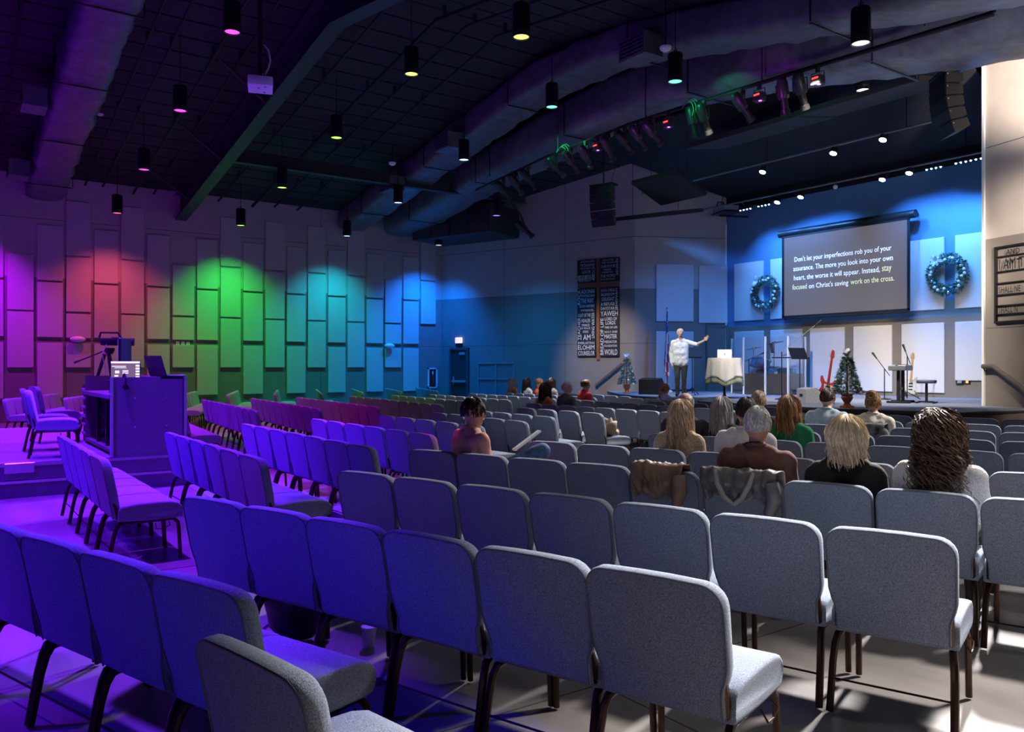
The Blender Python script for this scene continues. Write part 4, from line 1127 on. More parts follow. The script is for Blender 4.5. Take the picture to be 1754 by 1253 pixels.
# cable loops lit green on the pipe
M_cab = mat('pale green cable', (.05, .4, .2), .5)
for i, (px, w2) in enumerate(((965, .2), (1182, .16))):
    p = atY(px, 200, PY); z = pipe_z(p.x)
    mb = MB()
    for k in range(3):
        pts = [(w2 * math.cos(a) * (1 + .1 * k), .05 * k - .08, .2 * math.sin(a) - .14 + .04 * k) for a in [2.6 - j * .28 for j in range(14)]]
        mb.tube(pts, .009, 5)
    o = mb.build('cable_loop', M_cab, None); o.location = (p.x, PY, z)
    tag(o, ('left' if i == 0 else 'right') + ' bundle of green-lit cable loops above the spotlights', 'cable')
spot('pipe_fill_light', (-15.2, 11.2, 7.4), (-15.0, 12.3, 6.6), (0.05, 1.0, 0.4), 110, 34, .6, .05)  # added green fill so the dark pipe fixtures show, no lamp hangs here
spot('pipe_fill_light', (-10.8, 11.0, 6.9), (-10.6, 12.3, 6.4), (0.05, 1.0, 0.45), 100, 34, .6, .05)
for x_ in (-14.2, -12.2, -9.4):
    spot('pipe_fill_light', (x_ + .4, 11.2, 6.0), (x_, 12.3, 6.35), (0.75, 0.08, 1.0), 28, 34, .6, .05)  # added magenta fill on the fixtures from below, no lamp there

# ------------------------------------------------------------------ line-array loudspeakers
def line_array(px, py, label, rz, n=6, curve=5.0):
    p = atY(px, py, 14.5)
    t = thing('line_array', label, 'speaker', (p.x, p.y, p.z), rz)
    M_cab2 = mat('black speaker cabinet', (.018, .018, .018), .6)
    bx = MB(); bx.add([(-.34, -.16, -.10), (.34, -.16, -.10), (.25, .16, -.075), (-.25, .16, -.075), (-.34, -.16, .10), (.34, -.16, .10), (.25, .16, .075), (-.25, .16, .075)],
                      [(3, 2, 1, 0), (4, 5, 6, 7), (0, 1, 5, 4), (1, 2, 6, 5), (2, 3, 7, 6), (3, 0, 4, 7)])
    ME = bx.mesh('cabinet', M_cab2, 0)
    gm = MB(); gm.box((0, -.166, 0), (.64, .012, .18)); GR = gm.mesh('grille', M_blackm, 0)
    z, y, a = .52, 0.0, 0.0
    for k in range(n):
        o = link('cabinet', ME, t)
        o.location = (0, y, z); o.rotation_euler = (R(a), 0, 0)
        g = link('grille', GR, o)
        for sx in (-.33, .33):
            q = MB(); q.sph((sx, -.13, .05), .012, 6, 4); q.build('rigging_pin', M_silver, o)
        z -= .205 * math.cos(R(a)); y += .205 * math.sin(R(a)); a += curve
    mb = MB(); mb.rbox((0, 0, .66), (.7, .34, .05), .01, 1); mb.build('fly_frame', M_blackm, t)
    mb = MB(); mb.tube([(0, 0, .67), (0, 0, zroof(p.x) - p.z)], .018, 8); mb.build('hanging_rod', M_blackm, t)
    mb = MB(); mb.tube([(.2, 0, .67), (.7, .4, zroof(p.x + .7) - p.z)], .006, 5); mb.build('stay_wire', M_blackm, t)
    return t
line_array(1034, 360, 'black curved line array hanging left of the stage', R(20), 5)
la_ = line_array(1622, 192, 'black curved line array hanging right of the stage', R(-40), 5)
mb = MB(); mb.tube([(.08, .05, .72), (.25, .2, 1.15)], .09, 10); mb.build('flex_conduit', M_duct, la_)

# ------------------------------------------------------------------ above the stage: clouds, pipes, lamps
for i, (x, y, z, sx, sy, rx, ry, la) in enumerate((
    (-16.2, 16.3, 5.75, 2.2, 1.5, 10, 4, 'dark ceiling cloud panel above the left of the stage'),
    (-15.0, 15.6, 6.2, 1.6, 1.2, -22, 0, 'tilted dark cloud panel behind the spotlights'),
    (-12.2, 15.6, 7.0, 3.2, 1.6, 10, 0, 'wide dark cloud panel above the middle of the stage'),
    (-9.2, 15.4, 6.95, 2.6, 1.5, 10, 0, 'dark cloud panel beside the right line array'))):
    t = thing('ceiling_cloud', la, 'panel', (x, y, z), 0, 'dark cloud panels over the stage')
    Mx = RX(rx) @ RY(ry)
    mb = MB(); mb.box((0, 0, 0), (sx, sy, .1), Mx); mb.build('panel', mat('charcoal cloud', (.010, .011, .013), .85), t, 0)
    mb = MB(); mb.box((0, 0, -.052), (sx - .05, sy - .05, .008), Mx); mb.build('face', mat('charcoal cloud face', (.013, .014, .016), .85), t, 0)
    mb = MB()
    for a in (-.4, .4): mb.tube([(a * sx, 0, .04), (a * sx, 0, zroof(x) - z)], .008, 5)
    mb.build('suspension_wire', M_blackm, t)
mb = MB(); mb.add([(P2.x, 14.6, 7.6), (P3.x + .6, 14.6, 7.6), (P3.x, 20.5, 6.9), (P2.x, 20.5, 6.9), (P2.x, 14.6, 7.65), (P3.x + .6, 14.6, 7.65), (P3.x, 20.5, 6.95), (P2.x, 20.5, 6.95)], [(3, 2, 1, 0), (4, 5, 6, 7), (0, 1, 5, 4), (1, 2, 6, 5), (2, 3, 7, 6), (3, 0, 4, 7)])
sc_ = struct('ceiling', mb, mat('black stage ceiling', (.007, .0075, .008), .9), 'black ceiling above the stage', smooth=0)
for y, z, la in ((16.5, 6.5, 'upper pipe of stage lamps in front'), (19.0, 6.3, 'rear pipe of stage lamps near the back wall')):
    t = thing('stage_light_pipe', la, 'pipe', (-12.6, y, z))
    mb = MB(); mb.tube([(-4.3, 0, 0), (4.6 if y < 17 else 4.3, 0, 0)], .025, 8); mb.build('pipe', mat('grey pipe', (.2, .2, .2), .4, metal=.5), t)
    for x in (-3.5, 0, 3.5):
        mb = MB(); mb.tube([(x, 0, 0), (x, 0, 7.3 - z - (y - 15.5) * .11)], .01, 6); mb.build('hanger', M_blackm, t)
M_blamp = glow('blue-white lamp', (.45, .7, 1.0), 30.0)
stl = [(1170, 338, 16.5), (1306, 295, 16.5), (1427, 263, 16.5), (1512, 240, 16.5), (1331, 347, 19.0), (1371, 338, 19.0), (1511, 308, 19.0), (1557, 297, 19.0)]
for i, (px, py, y) in enumerate(stl):
    p = atY(px, py, y)
    t = thing('stage_lamp', '%s glowing blue stage lamp from the left on the %s pipe' % (ORD[i % 4], 'front' if y < 17 else 'rear'), 'light', (p.x, y, p.z), 0, 'blue stage lamps')
    zt = (6.5 if y < 17 else 6.3) - p.z
    mb = MB(); mb.lathe([(0, .16), (.06, .16), (.09, .12), (.09, .0), (.08, 0), (.08, .02), (0, .02)], 14, M=RX(-28)); mb.build('housing', M_blackm, t)
    mb = MB(); mb.lathe([(0, .004), (.075, .006), (.075, .016), (0, .016)], 14, M=RX(-28)); mb.build('lens', M_blamp, t)
    mb = MB(); mb.tube([(-.11, 0, .06), (-.11, 0, max(.18, zt - .04)), (.11, 0, max(.18, zt - .04)), (.11, 0, .06)], .009, 6); mb.tube([(0, 0, .15), (0, 0, max(.2, zt))], .012, 6); mb.build('yoke', M_blackm, t)
    if y > 17:
        spot('wash', (0, .05, -.03), (.1, 1.5, -1.6), (0.09, 0.34, 1.0), 650, 44, .8, .06, t)
    else:
        spot('wash', (0, 0, -.03), ((-2.2, 2.6, -4.2) if i == 0 else (-2.6, 1.8, -4.2) if i == 1 else (-.2, 1.2, -5.2)), (0.05, 0.26, 1.0), 3600 if i == 0 else 1500 if i == 1 else 220, 44, .8, .06, t)
t = thing('stage_camera', 'small white round lamp hanging dark on the rear stage pipe', 'light', atY(1431, 320, 19.0), 0)
mb = MB(); mb.sph((0, 0, 0), .06, 12, 8); mb.build('globe', M_white, t)
mb = MB(); mb.tube([(0, 0, .05), (0, 0, .2)], .02, 8); mb.build('stem', M_blackm, t)
# led bars
M_dot = glow('blue led dot', (.25, .6, 1.0), 25.0)
for i, (xa, ya, xb, yb, n, la) in enumerate(((1269, 361, 1286, 357, 4, 'short blue led bar at the far left of the rear pipe'), (1300, 354, 1318, 350, 4, 'short blue led bar left of the screen'), (1588, 291, 1612, 286, 4, 'blue led bar right of the screen'), (1638, 281, 1681, 271, 6, 'long blue led bar at the right end of the rear pipe'))):
    a, b = atY(xa, ya, 19.2), atY(xb, yb, 19.2)
    t = thing('led_bar', la, 'light', ((a.x + b.x) / 2, 19.2, (a.z + b.z) / 2), 0, 'blue led bars')
    L = abs(b.x - a.x)
    mb = MB(); mb.rbox((0, 0, .05), (L + .12, .09, .08), .01, 1); mb.build('case', M_blackm, t)
    for k in range(n):
        mb = MB(); mb.sph((-L / 2 + L * k / (n - 1), -.02, .004), .022, 8, 5); mb.build('led', M_dot, t)
    mb = MB(); mb.tube([(0, 0, .09), (0, -.2, 6.3 - (a.z + b.z) / 2)], .012, 6); mb.build('clamp', M_blackm, t)
    spot('wash', (0, .06, -.03), (0, 1.0, -1.5), (0.09, 0.34, 1.0), 330 if n < 6 else 480, 42, .8, .1, t)
# projector on the corner of the stage recess
p = atD(1243, 362, 24.8)
t = thing('projector', 'dark projector on a shelf at the left corner of the stage recess', 'projector', p, R(-20))
mb = MB(); mb.rbox((0, 0, .06), (.7, .5, .16), .02, 1); mb.build('case', M_grey, t)
mb = MB(); mb.box((0, 0, -.05), (.8, .55, .04)); mb.build('shelf', M_blackm, t, 0)
mb = MB(); mb.tube([(-.25, -.2, .15), (-.1, -.2, .3), (.1, -.15, .25), (.25, -.2, .15)], .02, 6); mb.build('cable', M_black, t)
mb = MB(); mb.cyl((.15, .25, .06), (.15, .30, .06), .06, None, 12); mb.build('lens', M_black, t)
mb = MB(); mb.box((-.2, .45, -.09), (.06, 1.1, .05)); mb.build('arm', M_blackm, t, 0)
# ================================================================== chairs
CH_TOP = 0.82
def build_chair(full=True):
    root = thing('church_chair', 'chair', 'chair')
    # seat cushion: rounded, crowned, waterfall front
    bm = bmesh.new(); bmesh.ops.create_grid(bm, x_segments=8, y_segments=8, size=.5)
    vs, fs = [], []
    N, Mm = 12, 10
    prof = [(-.21, .345), (-.215, .37), (-.21, .435), (-.19, .458), (-.08, .472), (.05, .474), (.16, .470), (.215, .455), (.245, .425), (.25, .385), (.235, .345), (.2, .335), (0, .335)]
    bm.free()
    xs = [-.247, -.25, -.247, -.235, -.12, 0, .12, .235, .247, .25, .247]
    sq = [.55, .8, .95, 1.0, 1.0, 1.0, 1.0, 1.0, .95, .8, .55]
    n = len(prof); zc, yc = .40, .02
    for x, s_ in zip(xs, sq):
        for (y, z) in prof: vs.append((x, yc + (y - yc) * (.94 + .06 * s_), zc + (z - zc) * s_))
    for i in range(len(xs) - 1):
        for k in range(n):
            k2 = (k + 1) % n; fs.append((i * n + k, i * n + k2, (i + 1) * n + k2, (i + 1) * n + k))
    fs.append(tuple(range(n))); fs.append(tuple(reversed(range((len(xs) - 1) * n, len(xs) * n))))
    mb = MB(); mb.add(vs, fs); mb.build('seat', M_fab, root, 60)
    # backrest outline (x, z)
    o = [(.222, .365), (.222, .43), (.226, .465), (.240, .505), (.249, .545), (.252, .70)]
    r = .075
    for k in range(6):
        a = R(90 * k / 5); o.append((.252 - r + r * math.cos(a), .748 + .072 * math.sin(a)))
    o += [(.06, .8235)]
    out = o + [(-x, z) for x, z in reversed(o)]
    rings = [(-.036, .018), (-.034, .006), (-.022, 0), (.012, 0), (.028, .010), (.036, .04)]
    def tf(x, y, z): 
        zz = z - .4
        return (x, -.215 + y - zz * .19 - .10 * max(0, zz - .25) ** 2, z)
    vs, fs = [], []; n = len(out)
    for (dy, ins) in rings:
        for i, (x, z) in enumerate(out):
            x0, z0 = out[i - 1]; x1, z1 = out[(i + 1) % n]
            tx, tz = x1 - x0, z1 - z0; l = math.hypot(tx, tz)
            vs.append(tf(x - ins * tz / l, dy, z + ins * tx / l))
    for j in range(len(rings) - 1):
        for i in range(n):
            i2 = (i + 1) % n; fs.append((j * n + i, j * n + i2, (j + 1) * n + i2, (j + 1) * n + i))
    # caps as strips across the width so the surface can curve
    hn = n // 2
    for j, rev in ((0, 1), (len(rings) - 1, 0)):
        for i in range(hn - 1):
            q = (j * n + i, j * n + i + 1, j * n + n - 2 - i, j * n + n - 1 - i)
            fs.append(q if rev else tuple(reversed(q)))
    mb = MB(); mb.add(vs, fs); bk = mb.build('backrest', M_fab, root, 42)
    if full:
        mb = MB(); pts = [tf(x * .985, -.0355, z - .006 if z > .7 else z) for x, z in out]; mb.tube(pts, .0035, 5); mb.build('piping', mat('dark seam', (.13, .145, .18), .9), bk)
    for sx in (-1, 1):
        pts = [(sx * .222, -.175, .335), (sx * .226, -.205, .325), (sx * .232, -.225, .29), (sx * .236, -.245, .22), (sx * .240, -.285, .012)]
        mb = MB(); mb.tube(pts, .0165, 8); mb.build('leg', M_bronze, root)
        pts = [(sx * .222, .10, .335), (sx * .226, .185, .33), (sx * .23, .215, .30), (sx * .232, .222, .25), (sx * .234, .235, .012)]
        mb = MB(); mb.tube(pts, .0145, 8); mb.build('leg', M_bronze, root)
        if full:
            mb = MB(); mb.tube([tf(sx * .222, -.02, .52), tf(sx * .222, .0, .44), (sx * .222, -.21, .37), (sx * .222, -.17, .333)], .013, 6); mb.build('back_bracket', M_bronze, root)
    if full:
        for sx in (-1, 1):
            mb = MB(); mb.tube([(sx * .222, -.18, .33), (sx * .222, .12, .33)], .014, 8); mb.build('seat_rail', M_bronze, root)
        mb = MB(); mb.tube([(-.238, -.262, .15), (.238, -.262, .15)], .0045, 6); mb.build('stretcher', M_bronze, root)
        mb = MB(); mb.tube([(.236, .15, .31), (.262, .15, .29), (.262, .11, .265), (.262, .05, .27), (.236, .05, .31)], .004, 5); mb.build('ganging_hook', M_bronze, root)
    return root
chairF, chairL = build_chair(True), build_chair(False)
TOPOFF = 0.315     # back top lies this far behind the chair origin
CHAIRS = {}
used = {}
def place(key, bx, by, ang, label, group, z=0.0):
    """(bx,by): centre of the top of the backrest; ang: direction of the row in degrees"""
    pr = project(bx, by, CH_TOP + z)
    if pr is None or pr[0] < -190 or pr[0] > 1900: return None
    fx_, fy_ = -math.sin(R(ang)), math.cos(R(ang))
    src = chairF if pr[2] < 13 else chairL
    o = src if src.name not in used else copy_tree(src)
    used[src.name] = 1
    o.location = (bx + fx_ * TOPOFF, by + fy_ * TOPOFF, z)
    o.rotation_euler = (0, 0, R(ang) + R(random.uniform(-1.5, 1.5)))
    tag(o, label, 'chair', group)
    CHAIRS[key] = o
    return o
def chair_row(sec, k, x0, y0, ang, n, pitch=.52, look='', rowtxt='', skip=()):
    for i in range(n):
        if i in skip: continue
        d = pitch * (i + .5)
        bx, by = x0 + math.cos(R(ang)) * d, y0 + math.sin(R(ang)) * d
        place((sec, k, i), bx, by, ang, '%s chair, %s from left in %s' % (look, ORD[i], rowtxt), 'rows of padded church chairs')
# right-hand block: rows turned 18 degrees towards the stage
n18 = (-math.sin(R(18)), math.cos(R(18))); u18 = (math.cos(R(18)), math.sin(R(18)))
def on_row(off, X):   # point on the row line with given X
    y = (off - n18[0] * X) / n18[1]; return X, y
rows_R = [(1.47, -4.86, 5), (2.42, -4.55, 6), (3.62, -5.08, 7), (4.92, -6.06, 9), (6.15, -6.1, 9), (7.55, -6.05, 9), (8.73, -6.08, 9), (9.92, -6.06, 8), (11.1, -6.5, 7), (12.45, -6.55, 6)]
for k, (off, xl, n) in enumerate(rows_R):
    x0, y0 = on_row(off, xl)
    chair_row('R', k, x0, y0, 18, n, .502 if k < 2 else .522 if k < 4 else .53, 'blue-grey padded' if k else 'violet-lit padded', '%s row of the nearest right-hand block' % ORD[k])
# last chairs of the second row and the chair pulled out of line in the near corner
x0, y0 = on_row(2.42, -4.36)
place(('X', 0, 0), -1.93, .60, 13, 'grey padded chair pulled out of line in the bottom left foreground', 'rows of padded church chairs')
# centre-right block
Yp = [.98, 1.95, 3.0, 4.05, 5.15, 6.1, 6.95, 8.05, 9.2, 10.5, 11.75, 12.6]
Lp = [-9.3, -9.15, -9.98, -10.42, -10.65, -10.8, -11.4, -11.3, -12.6, -13.5, -11.9, -13.4]
Rp = [-6.62, -6.0, -6.3, -7.1, -7.9, -8.2, -8.72, -8.95, -8.4, -8.4, -8.6, -9.1]
for k, (y, a, b) in enumerate(zip(Yp, Lp, Rp)):
    n = round((b - a) / .525)
    chair_row('P', k, a, y + (.5 if k == 9 else 0), (0 if k < 5 else -8 if k == 9 else -2), n, (b - a) / n, 'violet-lit padded' if k < 5 else 'grey padded', '%s row of the centre-right block' % ORD[k])
# centre-left block
Ye = [3.5, 4.6, 5.65, 6.7, 8.0, 9.1, 10.15, 11.35, 12.5, 13.6]
for k, y in enumerate(Ye):
    chair_row('E', k, -18.1, y, -5.5, 10 if k < 5 else 8, .53, ('purple-lit' if k < 3 else 'green-rimmed') + ' padded', '%s row of the centre-left block' % ORD[k])
# left block against the panelled wall, rows turned the other way
for k, y in enumerate([1.1, 2.25, 3.4, 4.6, 5.8, 7.0, 8.25, 9.45, 10.65, 11.8]):
    n = 8; L = .53
    x1, y1 = -20.5, y
    x0, y0 = x1 - n * L * math.cos(R(20)), y1 + n * L * math.sin(R(20))
    chair_row('L', k, x0, y0, -20, n, L, ('purple-lit' if k < 3 else 'green-lit' if k < 6 else 'teal-lit') + ' padded', '%s row of the block along the left wall' % ORD[k])
print('CHAIRS', len(CHAIRS))

# ================================================================== sound desk on its riser
M_ris = mat('riser side', (.16, .155, .165), .7, var=.08, scale=5)
M_risT = mat('riser carpet', (.22, .21, .23), .9, var=.15, scale=60)
XR = -10.9
rs = thing('desk_riser', 'two-tier riser with metal edges under the sound desk', 'riser', (XR, 0, 0))
for z0, z1 in ((.004, .195), (.205, .39)):
    mb = MB(); mb.box((-3.2, -.45, (z0 + z1) / 2), (6.4, 6.3, z1 - z0)); mb.build('riser_deck', M_ris, rs, 0)
    mb = MB(); mb.box((.008, -.45, z1 - .012), (.024, 6.3, .03)); mb.box((-3.2, 2.705, z1 - .012), (6.4, .024, .03)); mb.build('metal_edge', M_silver, rs, 0)
mb = MB(); mb.box((-3.2, -.45, .396), (6.36, 6.26, .012)); mb.build('carpet_top', M_risT, rs, 0)
mb = MB(); mb.rbox((.02, .75, .345), (.02, .30, .12), .008, 1); mb.build('latch', M_silver, rs)
RZ_ = .402
# desk
YD0, YD1, ZD = 1.73, 2.56, 1.38
dk2 = thing('sound_desk', 'tall sound desk with a big side panel and open cable bays', 'desk', (XR - .02, 0, RZ_))
M_desk = mat('dark laminate', (.13, .125, .14), .55, var=.06, scale=6)
M_trim = mat('aluminium trim', (.5, .5, .53), .35, metal=.7, var=.05)
hz_ = ZD - RZ_
mb = MB(); mb.box((-.02, (YD0 + YD1) / 2, hz_ / 2), (.04, YD1 - YD0, hz_)); sp = mb.build('side_panel', M_desk, dk2, 0)
for yy in (YD0 - .012, YD1 + .012):
    mb = MB(); mb.box((.0, yy, hz_ / 2), (.05, .03, hz_)); mb.build('edge_trim', M_trim, dk2, 0)
for y, z in ((YD0 + .25, .72), (YD0 + .62, .72), (YD0 + .25, .36), (YD0 + .62, .36)):
    mb = MB(); mb.sph((.004, y, z), .012, 8, 5); mb.build('screw', M_silver, sp)
LD_ = 2.3
mb = MB(); mb.box((-LD_ / 2, YD1, hz_ / 2), (LD_, .03, hz_)); mb.build('back_panel', M_desk, dk2, 0)
mb = MB(); mb.box((-LD_, (YD0 + YD1) / 2, hz_ / 2), (.04, YD1 - YD0, hz_)); mb.build('side_panel', M_desk, dk2, 0)
mb = MB(); mb.box((-LD_ / 2, (YD0 + YD1) / 2 - .02, hz_ - .24), (LD_ - .05, YD1 - YD0 + .05, .05)); mb.build('worktop', mat('desk worktop', (.20, .19, .21), .4), dk2, 0)
mb = MB(); mb.box((-LD_ / 2, (YD0 + YD1) / 2, .06), (LD_ - .05, YD1 - YD0, .04)); mb.build('bottom_shelf', M_desk, dk2, 0)
mb = MB(); mb.box((-LD_ / 2, YD1 - .14, hz_ - .012), (LD_, .28, .024)); mb.build('upper_shelf', M_desk, dk2, 0)
for x in (-.75, -1.5):
    mb = MB(); mb.box((-1 * -x, YD0 + .06, hz_ / 2 - .12), (.04, .05, hz_ - .28)); mb.build('divider', M_blackm, dk2, 0)
for k in range(7):
    mb = MB(); pts = []
    x = -.25 - .27 * k; 
    for j in range(7): pts.append((x + random.uniform(-.07, .07), YD0 + .1 + random.uniform(0, .2), hz_ - .3 - j * (hz_ - .4) / 6))
    mb.tube(pts, .008, 5); mb.build('cable', M_black if k % 2 else M_grey, dk2)
BZ = RZ_ + hz_ - .215      # worktop surface
TZ = ZD + .002             # top of the upper shelf
def laptop(loc, rz, label, lit, w_=.36, d_=.25, ang=105):
    t = thing('laptop', label, 'laptop', loc, rz)
    mb = MB(); mb.rbox((0, 0, .011), (w_, d_, .02), .004, 1); bs = mb.build('base', M_blackm, t)
    mb = MB(); mb.box((0, .02, .022), (w_ * .85, d_ * .5, .003)); mb.build('key_bed', M_black, bs, 0)
    Mx = T(0, d_ / 2, .02) @ RX(-(ang - 90))
    mb = MB(); mb.rbox((0, .005, d_ * .5), (w_, .012, d_), .004, 1, Mx); ld = mb.build('lid', M_blackm, t)
    if lit:
        mb = MB(); mb.box((0, -.003, d_ * .5), (w_ - .02, .004, d_ - .02), Mx); mb.build('screen', glow('screen brown', (.16, .13, .09), .9), ld, 0)
        mb = MB(); mb.box((0, -.007, d_ * .93), (w_ - .02, .003, .022), Mx); mb.build('menu_bar', glow('screen pale', (.95, .85, .7), 1.3), ld, 0)
        for k in range(5):
            mb = MB(); mb.box((w_ * .40, -.007, d_ * (.15 + .15 * k)), (.045, .003, .022), Mx); mb.build('thumbnail', glow('screen pale', (.95, .85, .7), 1.3), ld, 0)
        for x, z, a, b, nm, c in ((-.08, .72, .17, .014, 'screen orange', (1., .55, .25)), (-.06, .64, .14, .01, 'screen teal', (.3, .75, .8)), (-.10, .42, .05, .035, 'screen cream', (1., .8, .6)), (0.0, .47, .07, .02, 'screen pink', (.9, .6, .75)), (0.0, .36, .07, .012, 'screen pale', (.9, .8, .7)), (-.11, .22, .045, .02, 'screen cream', (1., .8, .6)), (-.11, .12, .03, .012, 'screen yellow', (1., .9, .2))):
            mb = MB(); mb.box((x, -.007, d_ * z), (a, .003, b), Mx); mb.build('window_block', glow(nm, c, 1.2), ld, 0)
    return t
pl = atX(212, 632, XR - .45); pl2 = atX(270, 640, XR - .25)
lt = laptop((-11.62, 1.97, BZ + .15), R(70), 'lit laptop or monitor glowing with software on the sound desk', True, .37, .25, 92)
mb = MB(); mb.box((0, 0, -.075), (.3, .22, .146)); mb.build('riser_block', M_blackm, lt, 0)
t0_ = laptop((XR - .28, 2.42, TZ), R(200), 'dark open laptop seen from behind on the sound desk', False, .38, .26, 108)
# tall tilted monitor
t = thing('desk_monitor', 'narrow monitor seen edge-on beside the lit laptop', 'monitor', (XR - 1.1, 2.05, BZ), R(-28))
mb = MB(); mb.rbox((0, 0, .42), (.42, .04, .62), .01, 1); q = mb.build('case', M_blackm, t)
mb = MB(); mb.box((0, -.023, .42), (.38, .006, .57)); mb.build('screen', glow('violet screen', (.42, .25, .7), .5), q, 0)
mb = MB(); mb.box((0, .04, .12), (.06, .03, .24)); mb.box((0, .03, .012), (.24, .18, .02)); mb.build('stand', M_blackm, t, 0)
# headphones
hp = thing('headphones', 'black headphones hung over the corner of the sound desk', 'headphones', (XR - .05, YD0 + .12, RZ_ + hz_ - .02))
mb = MB(); mb.tube([(-.02 + .10 * math.cos(a), .02, .10 * math.sin(a) - .04) for a in [R(-30 + 20 * j) for j in range(12)]], .012, 6); mb.build('band', M_black, hp)
for a in (R(-30), R(190)):
    mb = MB(); mb.lathe([(0, -.02), (.035, -.02), (.04, 0), (.035, .02), (0, .02)], 12, M=T(-.02 + .1 * math.cos(a), .02, .1 * math.sin(a) - .05) @ RY(90)); mb.build('ear_cup', M_blackm, hp)
# sanitiser bottles
for k, (dx, h, la) in enumerate(((-.60, .15, 'shorter clear spray bottle on the sound desk'), (-.50, .19, 'taller clear pump bottle on the sound desk'))):
    t = thing('pump_bottle', la, 'bottle', (XR + dx, YD0 + .15, BZ))
    mb = MB(); mb.lathe([(0, 0), (.03, 0), (.032, .01), (.032, h * .62), (.012, h * .74), (.012, h * .8), (0, h * .8)], 12); mb.build('bottle', mat('clear plastic', (.7, .7, .8), .15, trans=.6), t)
    mb = MB(); mb.tube([(0, 0, h * .8), (0, 0, h), (.035, 0, h)], .007, 6); mb.build('pump', M_white, t)
t = thing('cable_heap', 'heap of loose black cables on the sound desk worktop', 'cables', (XR - .25, YD0 + .1, BZ))
for k in range(6):
    mb = MB(); mb.tube([(.16 * math.cos(a * 1.3 + k), .07 * math.sin(a * 1.7 + k), .012 + .02 * (1 + math.sin(a * 2 + k))) for a in [j * .5 for j in range(14)]], .007, 5); mb.build('cable', M_black if k % 2 else M_grey, t)
t = thing('waste_bin', 'black bin standing inside the open bay of the sound desk', 'bin', (XR - .75 - .25, YD0 + .3, RZ_ + .082))
mb = MB(); mb.lathe([(0, 0), (.10, 0), (.13, .3), (.12, .3), (.095, .015), (0, .015)], 16); mb.build('shell', M_black, t)
mb = MB(); mb.lathe([(.125, .29), (.137, .29), (.137, .305), (.125, .305)], 16); mb.build('rim', M_blackm, t)
# drawer rack left of the desk
t = thing('drawer_rack', 'narrow black rack of pale drawers left of the sound desk', 'rack', (XR - LD_ - .35, YD0 + .1, RZ_))
mb = MB(); mb.box((0, .2, .42), (.5, .5, .84)); mb.build('body', M_black, t, 0)
for k in range(6):
    mb = MB(); mb.rbox((0, -.065, .12 + .13 * k), (.44, .03, .04), .006, 1); mb.build('drawer_front', M_grey, t)
# broadcast camera on a tripod behind the desk
p = atD(184, 640, 13.3)
vc = thing('video_camera', 'black broadcast camera with a pan handle on a tripod', 'camera', (p.x, p.y, RZ_ if p.y < 2.6 else 0), R(-20))
zc = 1.92 - vc.location.z
mb = MB(); mb.rbox((0, .05, zc), (.11, .30, .12), .02, 2); bd = mb.build('body', M_blackm, vc)
mb = MB(); mb.tube([(0, .27, zc), (0, .34, zc), (0, .40, zc)], [.05, .06, .065], 14); mb.build('lens_barrel', M_black, bd)
mb = MB(); mb.tube([(0, -.12, zc + .07), (0, -.1, zc + .15), (0, .16, zc + .15), (0, .2, zc + .07)], .018, 8); mb.build('top_handle', M_black, bd)
mb = MB(); mb.rbox((-.12, .12, zc + .05), (.08, .16, .06), .01, 1); mb.build('viewfinder', M_black, bd)
mb = MB(); mb.lathe([(0, -.20), (.05, -.20), (.08, -.14), (.08, -.10), (0, -.10)], 14, (0, .03, zc)); mb.build('fluid_head', M_blackm, vc)
mb = MB(); mb.tube([(0, -.05, zc - .15), (-.25, -.45, zc - .30), (-.32, -.56, zc - .34)], [.012, .012, .02], 8); mb.build('pan_handle', M_blackm, vc)
for k in range(3):
    a = 2.094 * k + .6
    mb = MB(); mb.tube([(.04 * math.cos(a), .04 * math.sin(a), zc - .2), (.42 * math.cos(a), .42 * math.sin(a), .02)], [.028, .02], 8); mb.build('leg', M_blackm, vc)
mb = MB(); mb.tube([(.08, 0, zc - .05), (.14, -.05, zc - .2), (.1, -.02, zc - .4), (.16, 0, zc - .6)], .008, 5); mb.build('cable', M_grey, vc)
# chairs on the riser
for k, (x, y, a, la) in enumerate(((-11.43, .86, -6, 'violet-lit padded chair standing nearest the edge of the riser'), (-12.42, .88, -4, 'violet-lit padded chair second from the edge on the riser'), (-13.6, 1.1, 8, 'violet-lit padded chair farthest back on the riser'))):
    place(('S', 0, k), x, y, a, la, 'rows of padded church chairs', RZ_)
# small items on the floor
p = atZ(632, 1108, 0)
t = thing('paper_cup', 'white paper cup on the floor under the near chairs', 'cup', (p.x, p.y, 0.001))
mb = MB(); mb.lathe([(0, 0), (.028, 0), (.04, .10), (.042, .10), (.042, .104), (.038, .104), (.027, .006), (0, .006)], 16); mb.build('cup', M_white, t)
mb = MB(); mb.lathe([(.0, .103), (.043, .103), (.043, .112), (0, .114)], 16); mb.build('lid', M_white, t)
p = atZ(505, 1095, 0)
t = thing('shoulder_bag', 'dark slouched bag on the floor under the near chairs', 'bag', (p.x, p.y, .001), R(30))
mb = MB(); mb.sph((0, 0, .15), (.19, .11, .15), 16, 10); 
for i, v in enumerate(mb.v): mb.v[i] = (v[0] * (1 + .12 * math.sin(v[2] * 40)), v[1], max(0.0, v[2]))
mb.build('body', mat('dark brown leather', (.035, .024, .016), .45), t)
mb = MB(); mb.tube([(-.12, 0, .26), (-.06, .02, .36), (.06, .02, .36), (.12, 0, .26)], .009, 6); mb.build('strap', mat('dark brown leather', (.035, .024, .016), .45), t)
import numpy as np
